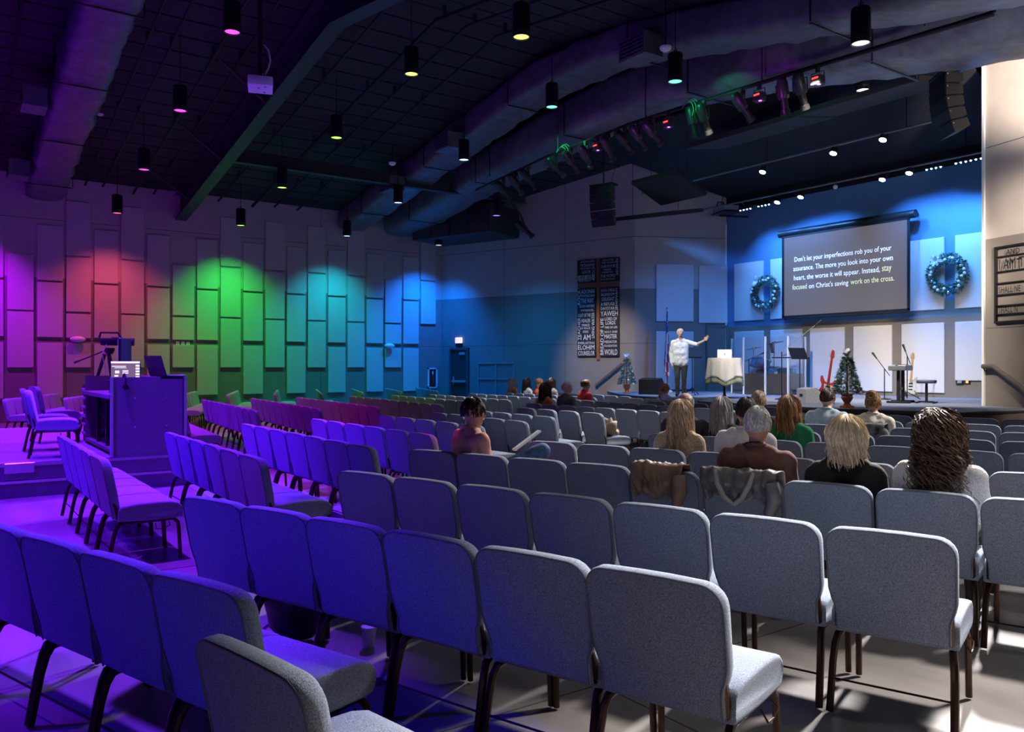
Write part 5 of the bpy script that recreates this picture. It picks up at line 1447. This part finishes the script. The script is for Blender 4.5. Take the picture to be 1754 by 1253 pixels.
# ================================================================== people
def body_mesh(caps, voxel, mats, smooth_it=5):
    mb = MB()
    for z, a, ra, b, rb in caps:
        a, b = Vector(a), Vector(b)
        mb.sph(a, ra, 10, 7); mb.sph(b, rb, 10, 7)
        if (b - a).length > 1e-4: mb.tube([a, b], [ra, rb], 10)
    me = mb.mesh('body_src', mats[0], 0)
    o = bpy.data.objects.new('body_src', me); col.objects.link(o)
    m = o.modifiers.new('r', 'REMESH'); m.mode = 'VOXEL'; m.voxel_size = voxel
    m = o.modifiers.new('s', 'SMOOTH'); m.factor = .5; m.iterations = smooth_it
    bpy.context.view_layer.update()
    out = bpy.data.meshes.new_from_object(o.evaluated_get(bpy.context.evaluated_depsgraph_get()))
    bpy.data.objects.remove(o, do_unlink=True)
    out.materials.clear()
    for m in mats: out.materials.append(m)
    n = len(out.polygons)
    cen = np.empty(n * 3, dtype=np.float32); out.polygons.foreach_get('center', cen); cen = cen.reshape(n, 3)
    best = np.full(n, 1e9, dtype=np.float32); idx = np.zeros(n, dtype=np.int32)
    for z, a, ra, b, rb in caps:
        a, b = np.array(a, dtype=np.float32), np.array(b, dtype=np.float32)
        ab = b - a; L2 = float(ab @ ab)
        t = np.clip(((cen - a) @ ab) / L2, 0, 1) if L2 > 1e-9 else np.zeros(n, dtype=np.float32)
        d = np.linalg.norm(cen - a - t[:, None] * ab, axis=1) - (ra + (rb - ra) * t)
        m = d < best; best[m] = d[m]; idx[m] = z
    out.polygons.foreach_set('material_index', idx)
    # soft folds in the clothes
    nv = len(out.vertices)
    co = np.empty(nv * 3, dtype=np.float32); out.vertices.foreach_get('co', co); co = co.reshape(nv, 3)
    no = np.empty(nv * 3, dtype=np.float32); out.vertex_normals.foreach_get('vector', no); no = no.reshape(nv, 3)
    nl = len(out.loops)
    lv = np.empty(nl, dtype=np.int32); out.loops.foreach_get('vertex_index', lv)
    lt_ = np.empty(n, dtype=np.int32); out.polygons.foreach_get('loop_total', lt_)
    cloth = np.zeros(nv, dtype=bool); cloth[lv[np.repeat(idx < 2, lt_)]] = True
    x, y, z = co.T
    f = (np.sin(z * 34 + 5 * np.sin(x * 9) + 3 * np.sin(y * 11)) + .7 * np.sin(x * 41 + z * 26 + 4 * np.sin(y * 13 + z * 7)) + .6 * np.sin(y * 37 - z * 19 + 3 * np.sin(x * 17))) / 2.3
    co[cloth] += no[cloth] * (.003 + .006 * f[cloth])[:, None]
    out.vertices.foreach_set('co', co.ravel())
    out.update()
    out.shade_smooth()
    return out
def skin(c): return mat('skin %.2f' % c[0], c, .5, var=.08, scale=25)
SK1, SK2, SK3 = skin((.56, .33, .24)), skin((.62, .38, .29)), skin((.48, .25, .17))
M_jean = mat('blue denim', (.06, .12, .26), .85, var=.35, scale=40, bump=.3)
M_trou = mat('dark trousers', (.035, .033, .035), .85, var=.15)
M_shoe = mat('dark shoes', (.02, .016, .013), .5)
def shirt(nm, c, rough=.9, v=.12, sc=25, bump=.35, bs=14): return mat(nm, c, rough, var=v, scale=sc, bump=bump, bscale=bs)
def hair_mats(nm, c, v=.35):
    return [mat('%s hair %d' % (nm, k), tuple(min(1, x * f) for x in c), .45, var=.25, scale=30, spec=.4) for k, f in enumerate((1 - v, 1.0, 1 + v))]
def finger_caps(zone, palm, along, side, n_, L=.075):
    """palm centre, direction of the fingers, direction across the palm towards the thumb, palm normal"""
    caps = []
    a, s_, n_ = Vector(along).normalized(), Vector(side).normalized(), Vector(n_).normalized()
    p = Vector(palm)
    for k in range(4):
        caps.append((zone, p + s_ * (.028 - .019 * k) - a * .045, .013, p + s_ * (.028 - .019 * k) + a * .03, .0125))
    for k in range(4):
        l = L * (.9, 1.0, .95, .75)[k]; b = p + s_ * (.030 - .020 * k) + a * .035
        m_ = b + a * l * .5 - n_ * .010
        caps.append((zone, b, .0095, m_, .009)); caps.append((zone, m_, .009, m_ + a * l * .42 - n_ * .022, .008))
    b = p + s_ * .03 - a * .03
    m_ = b + s_ * .028 + a * .028 - n_ * .008
    caps.append((zone, b, .012, m_, .0105)); caps.append((zone, m_, .0105, m_ + a * .03 + s_ * .008 - n_ * .008, .009))
    return caps
def head_caps(hc, yaw=0.0):
    Mh = Matrix.Translation(hc) @ Matrix.Rotation(yaw, 4, 'Z')
    q = lambda x, y, z: tuple(Mh @ Vector((x, y, z)))
    c = [(2, q(0, -.025, .025), .083, q(0, .012, .03), .080), (2, q(-.012, -.02, -.01), .072, q(.012, .02, -.02), .066),
         (2, q(-.018, .035, -.075), .036, q(.018, .035, -.075), .036), (2, q(0, .055, -.095), .022, q(0, .062, -.09), .020),
         (2, q(0, .078, -.005), .010, q(0, .094, -.035), .014), (2, q(-.012, .082, -.038), .009, q(.012, .082, -.038), .009),
         (2, q(-.03, .068, .012), .016, q(.03, .068, .012), .016), (2, q(-.012, .074, -.066), .010, q(.012, .074, -.066), .010)]
    for sx in (-1, 1):
        c.append((2, q(sx * .080, -.012, .012), .013, q(sx * .082, -.008, -.028), .010))
    return c, Mh
def hair(parent, style, mats, Mh, seed=1):
    rnd = random.Random(seed)
    rx, ry, rz_ = .083, .105, .112
    mb = MB(); mb2 = MB()
    def dirv(th, az): return Vector((math.sin(th) * math.sin(az), -math.sin(th) * math.cos(az), math.cos(th)))
    def surf(th, az, vol): 
        d = dirv(th, az); return Vector((d.x * rx * (1 + vol), -.006 + d.y * ry * (1 + vol), .008 + d.z * rz_ * (1 + vol * .8)))
    def strand(az, th0, L, vol, curl, r, step=.02, thmax=1.7, freq=60, inward=.1, spread=0.0):
        p = surf(th0, az, vol * .5); pts, rs = [p], [r]
        th, s_ = th0, 0.0; ph = rnd.uniform(0, 6.28); n = max(3, int(L / step))
        q = p; down = False
        for k in range(n):
            f = (k + 1) / n; s_ += step
            if th < thmax and not down:
                th += step / .105; az2 = az + .12 * math.sin(s_ * 20 + ph) * (curl > 0)
                q = surf(th, az2, vol * (.5 + .5 * min(1, f * 2)))
            else:
                down = True
                ou = Vector((q.x, q.y, 0))
                ou = ou.normalized() if ou.length > 1e-4 else Vector((0, -1, 0))
                q = q + Vector((0, 0, -1)) * step - ou * step * inward + ou * spread * step
            w_ = q + Vector((math.cos(ph + s_ * freq), math.sin(ph + s_ * freq), .5 * math.sin(ph + s_ * freq * .7))) * curl * min(1, s_ / .06)
            pts.append(w_); rs.append(r * (1 - .65 * f))
        mb.cur = rnd.choice((0, 1, 1, 2)); mb.tube(pts, rs, 4, True, Mh)
    def cap(thlim_back, thlim_front, vol=.015):
        vs, fs = [], []; nu, nv = 28, 12
        for j in range(nv + 1):
            for k in range(nu):
                az = 2 * math.pi * k / nu; fr = (1 - math.cos(az)) / 2
                tl = thlim_back + (thlim_front - thlim_back) * fr ** 1.5
                vs.append(surf(max(.001, tl * j / nv), az, vol + .02 * mnoise.noise((k * .9, j * .9, seed))))
        for j in range(nv):
            for k in range(nu):
                k2 = (k + 1) % nu; fs.append((j * nu + k, (j + 1) * nu + k, (j + 1) * nu + k2, j * nu + k2))
        mb.cur = 0; mb.add(vs, fs, Mh)
    A = lambda lim: rnd.uniform(-lim, lim)
    if style in ('short', 'bun', 'pony'):
        cap(2.05, .75)
        for k in range(420): strand(A(3.1), (az_ := rnd.uniform(.0, 1.75)), rnd.uniform(.025, .045), .035, .003, .0052, .011, 2.6, 40)
    if style == 'bald':
        for k in range(260): strand(A(2.0), rnd.uniform(1.05, 1.9), rnd.uniform(.02, .04), .02, .002, .005, .01, 2.3, 30)
        cap2 = 1
    if style == 'bun':
        for k in range(90):
            a0 = rnd.uniform(0, 6.28); el = rnd.uniform(-1.3, 1.3); c = Vector((0, -.075, .085)); rr = .052
            pts = [c + Vector((math.cos(a0 + j * .5) * math.cos(el), -.4 * abs(math.cos(el)) + .9 * math.sin(el) * .6, math.sin(a0 + j * .5) * math.cos(el) + .2 * math.sin(el))) * rr * (1 + .1 * math.sin(j)) for j in range(8)]
            mb.cur = rnd.choice((0, 1, 1, 2)); mb.tube(pts, [.004, .007, .008, .008, .008, .007, .006, .003], 4, True, Mh)
        mb.cur = 0; mb.sph((0, -.078, .082), .04, 10, 8, Mh)
        for k in range(120): strand(A(2.4), rnd.uniform(1.4, 2.0), rnd.uniform(.03, .06), .05, .01, .005, .012, 2.4, 50)
    if style == 'pony':
        for k in range(80):
            a0 = rnd.uniform(0, 6.28); r0 = rnd.uniform(0, .028)
            pts = [Vector((.0 + r0 * math.cos(a0) * (1 + .4 * math.sin(j * .5)), -.095 - .04 * math.sin(min(1.6, j * .35)) + r0 * math.sin(a0) * .6, .03 - .026 * j)) for j in range(10)]
            mb.cur = rnd.choice((0, 1, 1, 2)); mb.tube(pts, [.004, .007, .008, .008, .008, .007, .006, .005, .004, .002], 4, True, Mh)
        mb.cur = 0; mb.sph((0, -.105, .035), .022, 8, 6, Mh)
    if style == 'bob':
        cap(2.3, .7, .08)
        for k in range(1400): strand(A(2.35), rnd.uniform(.0, .9), rnd.uniform(.20, .30), rnd.uniform(.14, .34), .010, .0038, .018, 1.75, 28, rnd.uniform(.0, .35))
        for k in range(160): strand(A(2.2), rnd.uniform(.7, 1.7), rnd.uniform(.10, .20), rnd.uniform(.25, .42), .012, .006, .018, 1.9, 30, rnd.uniform(-.2, .3))
    if style == 'long':
        cap(2.3, .7, .06)
        for k in range(1000): strand(A(2.2), rnd.uniform(.0, .8), rnd.uniform(.40, .56), rnd.uniform(.10, .24), .012, .0048, .02, 1.65, 22, rnd.uniform(-.12, .12))
    if style == 'mid':
        cap(2.3, .7, .06)
        for k in range(750): strand(A(2.2), rnd.uniform(.0, .8), rnd.uniform(.30, .42), rnd.uniform(.10, .28), .008, .0048, .02, 1.65, 22, rnd.uniform(-.15, .15))
    if style == 'curly':
        cap(2.3, .6, .20)
        for k in range(1300): strand(A(2.5), rnd.uniform(.0, 1.3), rnd.uniform(.26, .46), rnd.uniform(.25, .62), rnd.uniform(.012, .026), .0040, .014, 1.8, rnd.uniform(55, 95), rnd.uniform(-.3, .25))
        for k in range(160): strand(A(2.2), rnd.uniform(.0, .7), rnd.uniform(.10, .16), rnd.uniform(.4, .6), .02, .006, .014, 1.8, 110, 0)
    ho = mb.build('hair', mats, parent, 60)
    return ho
def face(parent, Mh, ch=True):
    mw, mi, ml = mat('eye white', (.75, .73, .7), .3), mat('dark iris', (.04, .025, .015), .2), mat('lips', (.35, .12, .10), .5)
    for sx in (-1, 1):
        mb = MB(); mb.cur = 0; mb.sph((sx * .030, .068, .002), (.013, .010, .009), 8, 6, Mh); mb.cur = 1; mb.sph((sx * .030, .075, .002), (.006, .005, .006), 8, 6, Mh); mb.build('eye', [mw, mi], parent)
        mb = MB(); mb.tube([(sx * .014, .084, .022), (sx * .032, .081, .026), (sx * .048, .072, .020)], [.003, .004, .002], 5, True, Mh); mb.build('eyebrow', mat('brow', (.10, .07, .05), .8), parent)
    mb = MB(); mb.tube([(-.022, .078, -.064), (-.008, .084, -.062), (.008, .084, -.062), (.022, .078, -.064)], [.003, .006, .006, .003], 6, True, Mh); mb.build('mouth', ml, parent)
def seated(chair, shift, label, sh, hm, style, sk=SK1, trou=M_trou, yaw=0.0, sc=1.0, wide=1.0, dz=0.0, voxel=.016, seed=1, extra=None, turn=0.0, fwd=0.0):
    a = chair.rotation_euler.z
    loc = chair.matrix_basis @ Vector((shift, fwd, 0)) if False else Vector(chair.location) + Vector((math.cos(a) * shift - math.sin(a) * fwd, math.sin(a) * shift + math.cos(a) * fwd, 0))
    t = thing('person', label, 'person', loc, a + turn)
    W = .17 * wide
    hc = Vector((0, -.055, 1.10 + dz))
    caps = [(1, (-.085, -.02, .575), .105, (.085, -.02, .575), .105), (0, (-.07 * wide, -.065, .66), .115, (.07 * wide, -.065, .66), .115),
            (0, (-.085 * wide, -.085, .76 + dz * .5), .112, (.085 * wide, -.085, .76 + dz * .5), .112), (0, (-.10 * wide, -.09, .83 + dz), .10, (.10 * wide, -.09, .83 + dz), .10),
            (0, (-.075 * wide, -.065, .62), .115, (-.10 * wide, -.09, .83 + dz), .10), (0, (.075 * wide, -.065, .62), .115, (.10 * wide, -.09, .83 + dz), .10), (0, (0, -.07, .62), .12, (0, -.09, .85 + dz), .105),
            (0, (-W, -.085, .885 + dz), .062, (W, -.085, .885 + dz), .062), (0, (-.09, -.085, .915 + dz), .06, (.09, -.085, .915 + dz), .06), (0, (0, -.085, .92 + dz), .075, (0, -.075, .955 + dz), .06),
            (2, (0, -.078, .95 + dz), .052, (0, -.06, 1.03 + dz), .052)]
    hcaps, Mh = head_caps(hc, yaw)
    caps += hcaps
    for sx in (-1, 1):
        caps += [(0, (sx * (W + .02), -.085, .87 + dz), .056, (sx * (W + .045), -.05, .665 + dz * .5), .046), (0, (sx * (W + .045), -.05, .665 + dz * .5), .044, (sx * .12, .19, .665), .034),
                 (1, (sx * .095, .0, .565), .088, (sx * .12, .40, .535), .062), (1, (sx * .12, .40, .535), .060, (sx * .12, .36, .12), .042), (3, (sx * .12, .34, .05), .040, (sx * .125, .50, .04), .034), (3, (sx * .12, .345, .10), .042, (sx * .12, .34, .05), .042)]
        caps += finger_caps(2, (sx * .105, .25, .655), (-sx * .25, 1, -.1), (-sx, -.2, 0), (0, 0, 1))
    if extra: caps += extra
    me = body_mesh(caps, voxel, [sh, trou, sk, M_shoe])
    link('body', me, t)
    hair(t, style, hm, Mh, seed)
    face(t, Mh)
    mb = MB(); zc_ = .965 + dz
    mb.tube([(.068 * math.sin(a_), -.072 - .062 * math.cos(a_), zc_ + .014 * math.cos(a_)) for a_ in [R(-150 + 25 * j) for j in range(13)]], .014, 7); mb.build('collar', sh, t)
    if sc != 1: t.scale = (sc, sc, sc); t.location.z = (1 - sc) * .47
    return t
def chair_near(sec, k, px):
    best = None
    for (s_, kk, i), o in CHAIRS.items():
        if s_ == sec and kk == k:
            a = o.rotation_euler.z; x, y = o.location.x + math.sin(a) * .25, o.location.y - math.cos(a) * .25
            pr = project(x, y, 1.0); e = px - pr[0]
            if best is None or abs(e) < abs(best[0]): best = (e, o, pr)
    e, o, pr = best
    a = o.rotation_euler.z
    q = project(o.location.x + math.sin(a) * .25 + math.cos(a) * .1, o.location.y - math.cos(a) * .25 + math.sin(a) * .1, 1.0)
    sft = e / ((q[0] - pr[0]) / .1)
    return o, max(-.22, min(.22, sft))
H_grey, H_white = hair_mats('grey', (.42, .39, .37)), hair_mats('silver', (.58, .56, .54), .25)
H_blonde, H_ash = hair_mats('blonde', (.72, .55, .37), .3), hair_mats('ash blonde', (.52, .37, .24), .45)
H_brown, H_dark = hair_mats('brown', (.10, .055, .034), .7), hair_mats('dark', (.035, .022, .016), .5)
H_high, H_ginger = hair_mats('highlighted', (.36, .19, .085), .65), hair_mats('ginger', (.30, .12, .05), .4)
people = [
 ('R', 3, 1280, 'seated grey-haired man in a brown shirt with a jacket behind him', shirt('maroon brown shirt', (.17, .075, .06)), H_white, 'short', SK3, M_trou, .12, 1.0, 1.08, .03, .010),
 ('R', 3, 1436, 'seated woman with a short blonde bob and a black top', shirt('black knit', (.012, .011, .010)), H_blonde, 'bob', SK1, M_trou, .1, 1.0, .94, -.02, .010),
 ('R', 3, 1600, 'seated woman with big dark curls and a pale knitted sweater', shirt('pale grey knit', (.62, .58, .56), .95, .25, 160, .8, 170), H_brown, 'curly', SK1, M_trou, .0, 1.0, 1.0, .015, .010),
 ('R', 4, 1148, 'seated woman with very long blonde hair and a tan top', shirt('tan fleece', (.46, .34, .22), .95, .3, 60, .8, 50), H_ash, 'long', SK1, M_trou, .1, 1.0, .92, .0, .012),
 ('R', 4, 1263, 'seated dark-haired man in a white shirt', shirt('off-white shirt', (.66, .64, .64)), H_dark, 'short', SK3, M_trou, .45, 1.0, 1.05, .04, .012),
 ('R', 5, 1160, 'seated balding man in a dark grey jacket behind long blonde hair', shirt('dark grey jacket', (.06, .06, .065)), H_grey, 'bald', SK2, M_trou, .3, 1.0, 1.1, .03, .014),
 ('R', 5, 1222, 'seated woman with shoulder-length grey hair and a dark cardigan', shirt('dark brown cardigan', (.04, .03, .026)), H_grey, 'mid', SK2, M_trou, .25, 1.0, .92, -.02, .014),
 ('R', 5, 1340, 'seated woman with highlighted brown hair and a green top', shirt('emerald top', (.012, .20, .075)), H_high, 'mid', SK1, M_trou, -.05, 1.0, .95, .01, .014),
 ('R', 6, 1288, 'seated man with short sandy hair in a dark jacket', shirt('charcoal brown jacket', (.05, .045, .04)), H_ash, 'short', SK2, M_trou, .5, 1.0, 1.05, .02, .014),
 ('R', 7, 1410, 'seated man with brown hair in a light blue shirt', shirt('pale blue shirt', (.42, .52, .58)), H_brown, 'short', SK2, M_trou, -.1, 1.0, 1.08, .03, .014),
 ('R', 7, 1489, 'seated woman with a brown bun and a cream sweater', shirt('cream sweater', (.68, .60, .50), .95, .1, 60, .6, 60), H_high, 'bun', SK2, M_trou, .0, 1.0, 1.0, -.01, .014),
 ('P', 8, 920, 'seated person with short dark hair in an orange top', shirt('orange top', (.55, .22, .09)), H_dark, 'mid', SK3, M_trou, .3, 1.0, 1.0, -.02, .018),
 ('P', 8, 957, 'seated balding man in a grey-green shirt', shirt('grey-green shirt', (.12, .13, .115)), H_grey, 'bald', SK2, M_trou, -.4, 1.0, 1.08, .03, .018),
 ('P', 9, 990, 'seated bald man in a bright red shirt', shirt('red shirt', (.55, .035, .03)), H_dark, 'bald', SK3, M_trou, -.35, 1.0, 1.05, .04, .018),
 ('E', 8, 866, 'seated person in an orange jacket farthest left in the far rows', shirt('burnt orange jacket', (.55, .16, .05)), H_grey, 'mid', SK2, M_trou, .0, 1.0, 1.05, .0, .02),
 ('E', 8, 893, 'seated person with long dark hair and a white top in the far rows', shirt('white top', (.62, .62, .64)), H_dark, 'long', SK2, M_trou, -.6, 1.0, .95, .0, .02),
 ('E', 8, 913, 'seated ginger-haired person in a red-orange top in the far rows', shirt('red-orange top', (.62, .10, .04)), H_ginger, 'short', SK2, M_trou, -.5, 1.0, .95, .0, .02),
 ('E', 8, 935, 'seated dark-haired person in a grey top in the far rows', shirt('grey top', (.25, .25, .27)), H_dark, 'mid', SK2, M_trou, -.5, 1.0, .95, .02, .02),
 ('P', 11, 1128, 'seated girl with a ginger ponytail and a lilac top', shirt('lilac top', (.32, .25, .52)), H_ginger, 'pony', SK2, M_trou, -.5, .93, .9, -.02, .018),
]
PEOPLE = {}
for i, (sec, k, px, la, shm, hm, stl_, sk, tr_, yaw, sc, wide, dz, vx) in enumerate(people):
    ch, sft = chair_near(sec, k, px)
    PEOPLE[px] = (seated(ch, sft, la, shm, hm, stl_, sk, tr_, yaw, sc, wide, dz, vx, seed=i + 3), ch)
# man in a salmon shirt with a crossed leg, reading a folded paper
ch, sft = chair_near('R', 3, 786)
xt = [(1, (.10, .05, .58), .085, (.26, .46, .80), .070), (1, (.26, .46, .80), .066, (-.16, .46, .64), .05), (3, (-.2, .46, .60), .042, (-.26, .52, .64), .036)]
PEOPLE[786] = (seated(ch, sft, 'seated man in a salmon shirt and jeans with one leg crossed', shirt('salmon shirt', (.55, .25, .21)), H_dark, 'short', SK3, M_jean, -.75, 1.0, 1.12, .03, .010, 41, xt, R(-22), .04), ch)
pa = PEOPLE[786][0]
pp = thing('folded_paper', 'folded white paper held by the man in the salmon shirt', 'paper', pa.matrix_basis @ Vector((.14, .33, .78)), pa.rotation_euler.z)
mb = MB(); mb.box((0, .1, .06), (.05, .30, .015), RX(30)); mb.build('sheet', mat('white paper', (.8, .8, .8), .7), pp, 0)
mb = MB(); mb.box((.01, .1, .072), (.04, .26, .004), RX(30)); mb.build('fold', mat('white paper', (.8, .8, .8), .7), pp, 0)

# speaker on stage
sp_ = thing('person', 'man in a white shirt pointing with one raised arm on the stage', 'person', (pm.x, pm.y, SZ), R(222))
hc = Vector((.01, .03, 1.655))
caps = [(1, (-.075, 0, .93), .105, (.075, 0, .93), .105), (0, (-.075, .01, .98), .125, (.075, .01, .98), .125), (0, (-.07, .02, 1.12), .125, (.07, .02, 1.12), .125), (0, (-.09, 0, 1.28), .115, (.09, 0, 1.28), .115),
        (0, (-.08, .015, .88), .12, (-.09, 0, 1.30), .112), (0, (.08, .015, .88), .12, (.09, 0, 1.30), .112), (0, (0, .02, .88), .125, (0, 0, 1.33), .115),
        (0, (-.165, -.01, 1.41), .062, (.165, -.01, 1.41), .062), (0, (-.08, -.01, 1.44), .06, (.08, -.01, 1.44), .06), (0, (-.10, .02, .88), .10, (.10, .02, .88), .10), (2, (0, 0, 1.46), .055, (.005, .015, 1.58), .054),
        (0, (-.19, -.01, 1.40), .06, (-.40, .10, 1.34), .052), (2, (-.40, .10, 1.34), .042, (-.58, .20, 1.43), .030),
        (0, (.19, -.01, 1.40), .06, (.255, -.03, 1.13), .05), (0, (.255, -.03, 1.13), .048, (.235, .06, .88), .038)]
hcp, Mh = head_caps(hc, .35); caps += hcp
caps += finger_caps(2, (-.64, .225, 1.48), (-.55, .15, .9), (.8, 0, .5), (0, -1, 0)) + finger_caps(2, (.23, .085, .80), (0, .1, -1), (-.3, 1, 0), (1, 0, 0))
for sx, dy in ((-1, .0), (1, .05)):
    caps += [(1, (sx * .09, 0, .90), .10, (sx * .085, .03 + dy, .50), .068), (1, (sx * .085, .03 + dy, .50), .066, (sx * .08, -.02 + dy, .10), .05), (3, (sx * .08, -.03 + dy, .06), .045, (sx * .10, .15 + dy, .042), .038)]
link('body', body_mesh(caps, .010, [shirt('white linen shirt', (.66, .68, .70)), shirt('charcoal trousers', (.035, .032, .026), .9, .3, 12, .5), SK2, M_shoe], 4), sp_)
hair(sp_, 'bald', H_white, Mh, 77); face(sp_, Mh)
mb = MB(); mb.tube([(-.05, .075, 1.455), (0, .085, 1.435), (.05, .075, 1.455)], .012, 6); mb.build('collar', mat('white linen shirt', (.7, .7, .7)), sp_)

# ------------------------------------------------------------------ coats left on chairs
def coat(ch, label, m, w0, back, front_, sx=0.0, seed=0, amp=.035, hood=False):
    t = thing('jacket', label, 'jacket', ch.location, ch.rotation_euler.z)
    vs, fs = [], []; NU, NV = 30, 26
    tot = back + front_
    for j in range(NV + 1):
        s_ = j / NV * tot - front_          # arc length from the top ridge, negative to the front
        for i in range(NU + 1):
            u = i / NU * 2 - 1
            x = sx + u * w0 * (1 - .25 * max(0, s_) / max(back, .01) * abs(u)) + .03 * mnoise.noise((u * 2, s_ * 5, seed + 9))
            nz = amp * (mnoise.noise((u * 3.2, s_ * 9, seed)) + .7 * mnoise.noise((u * 8, s_ * 14, seed + 3)))
            y0 = -.318
            if s_ < 0: y, z = y0 + .052 + abs(s_) * .15 + nz * .3, .842 + s_ * .95
            else: y, z = y0 - .052 - .02 * s_ - abs(nz), .842 - s_ * .95 + .02 * math.sin(u * 6 + seed) * (s_ / back)
            if abs(s_) < .05: y = y0 + (-s_ / .05) * .052; z = .842 + .018 * (1 - (s_ / .05) ** 2) + abs(nz) * .6
            vs.append((x, y, z))
    for j in range(NV):
        for i in range(NU): fs.append((j * (NU + 1) + i, (j + 1) * (NU + 1) + i, (j + 1) * (NU + 1) + i + 1, j * (NU + 1) + i + 1))
    mb = MB(); mb.add(vs, fs); o = mb.build('shell', m, t, 70)
    md = o.modifiers.new('thickness', 'SOLIDIFY'); md.thickness = .008; md.offset = 0
    if hood:
        for k, (dx, dz_) in enumerate(((-.06, .0), (.05, -.01))):
            mb = MB(); mb.tube([(sx + dx * 2.2, -.40, .86), (sx + dx * 1.8, -.43, .78), (sx + dx, -.44, .70), (sx, -.44, .66)], [.012, .016, .016, .012], 8); mb.build('hood_edge', mat('pale lining', (.34, .31, .29), .8), t)
    mb = MB(); mb.tube([(sx + w0 * .85, -.39, .80), (sx + w0 * .95, -.41, .70), (sx + w0 * .8, -.42, .60)], [.045, .05, .03], 8)
    for i, v in enumerate(mb.v): mb.v[i] = (v[0] + .012 * mnoise.noise((v[0] * 20, v[1] * 20, v[2] * 20)), v[1], v[2])
    mb.build('sleeve', m, t, 70)
    return t
coat(CHAIRS[('R', 3, 4)], 'brown jacket thrown over an empty chair back', mat('brown jacket cloth', (.24, .145, .09), .55, var=.25, scale=10, bump=.6, bscale=18), .19, .20, .16, -.01, 5, .05)
coat(PEOPLE[1280][1], 'grey-brown hooded jacket hung on the chair of the brown-shirted man', mat('shiny grey jacket', (.15, .13, .125), .38, var=.35, scale=8, bump=.7, bscale=14), .255, .17, .12, .0, 11, .045, True)
coat(PEOPLE[1489][1], 'black and white patterned jacket on the chair of the woman with the bun', mat('black white pattern', (.10, .10, .10), .7, var=1.0, scale=16), .25, .12, .1, 0, 3, .02)
c7 = CHAIRS.get(('P', 7, 3)) 
last = max([i for (s_, k, i) in CHAIRS if s_ == 'P' and k == 7])
ch = CHAIRS[('P', 7, last)]
t = thing('coat_heap', 'brown coat left on the seat at the end of a centre row', 'jacket', Vector(ch.location) + Vector((0, 0, .476)), ch.rotation_euler.z)
mb = MB(); mb.sph((.08, -.06, .12), (.16, .11, .14), 20, 14)
for i, v in enumerate(mb.v):
    f = 1 + .3 * mnoise.noise((v[0] * 14, v[1] * 14, v[2] * 14)); mb.v[i] = (v[0] * f, v[1] * f, max(0.002, v[2] * f))
mb.build('coat', mat('tan coat', (.25, .18, .12), .7, var=.3, scale=12), t, 70)
mb = MB(); mb.tube([(.0, .05, .06), (.12, .08, .05), (.2, .0, .04)], [.04, .045, .03], 8); mb.build('sleeve', mat('tan coat', (.25, .18, .12), .7), t)
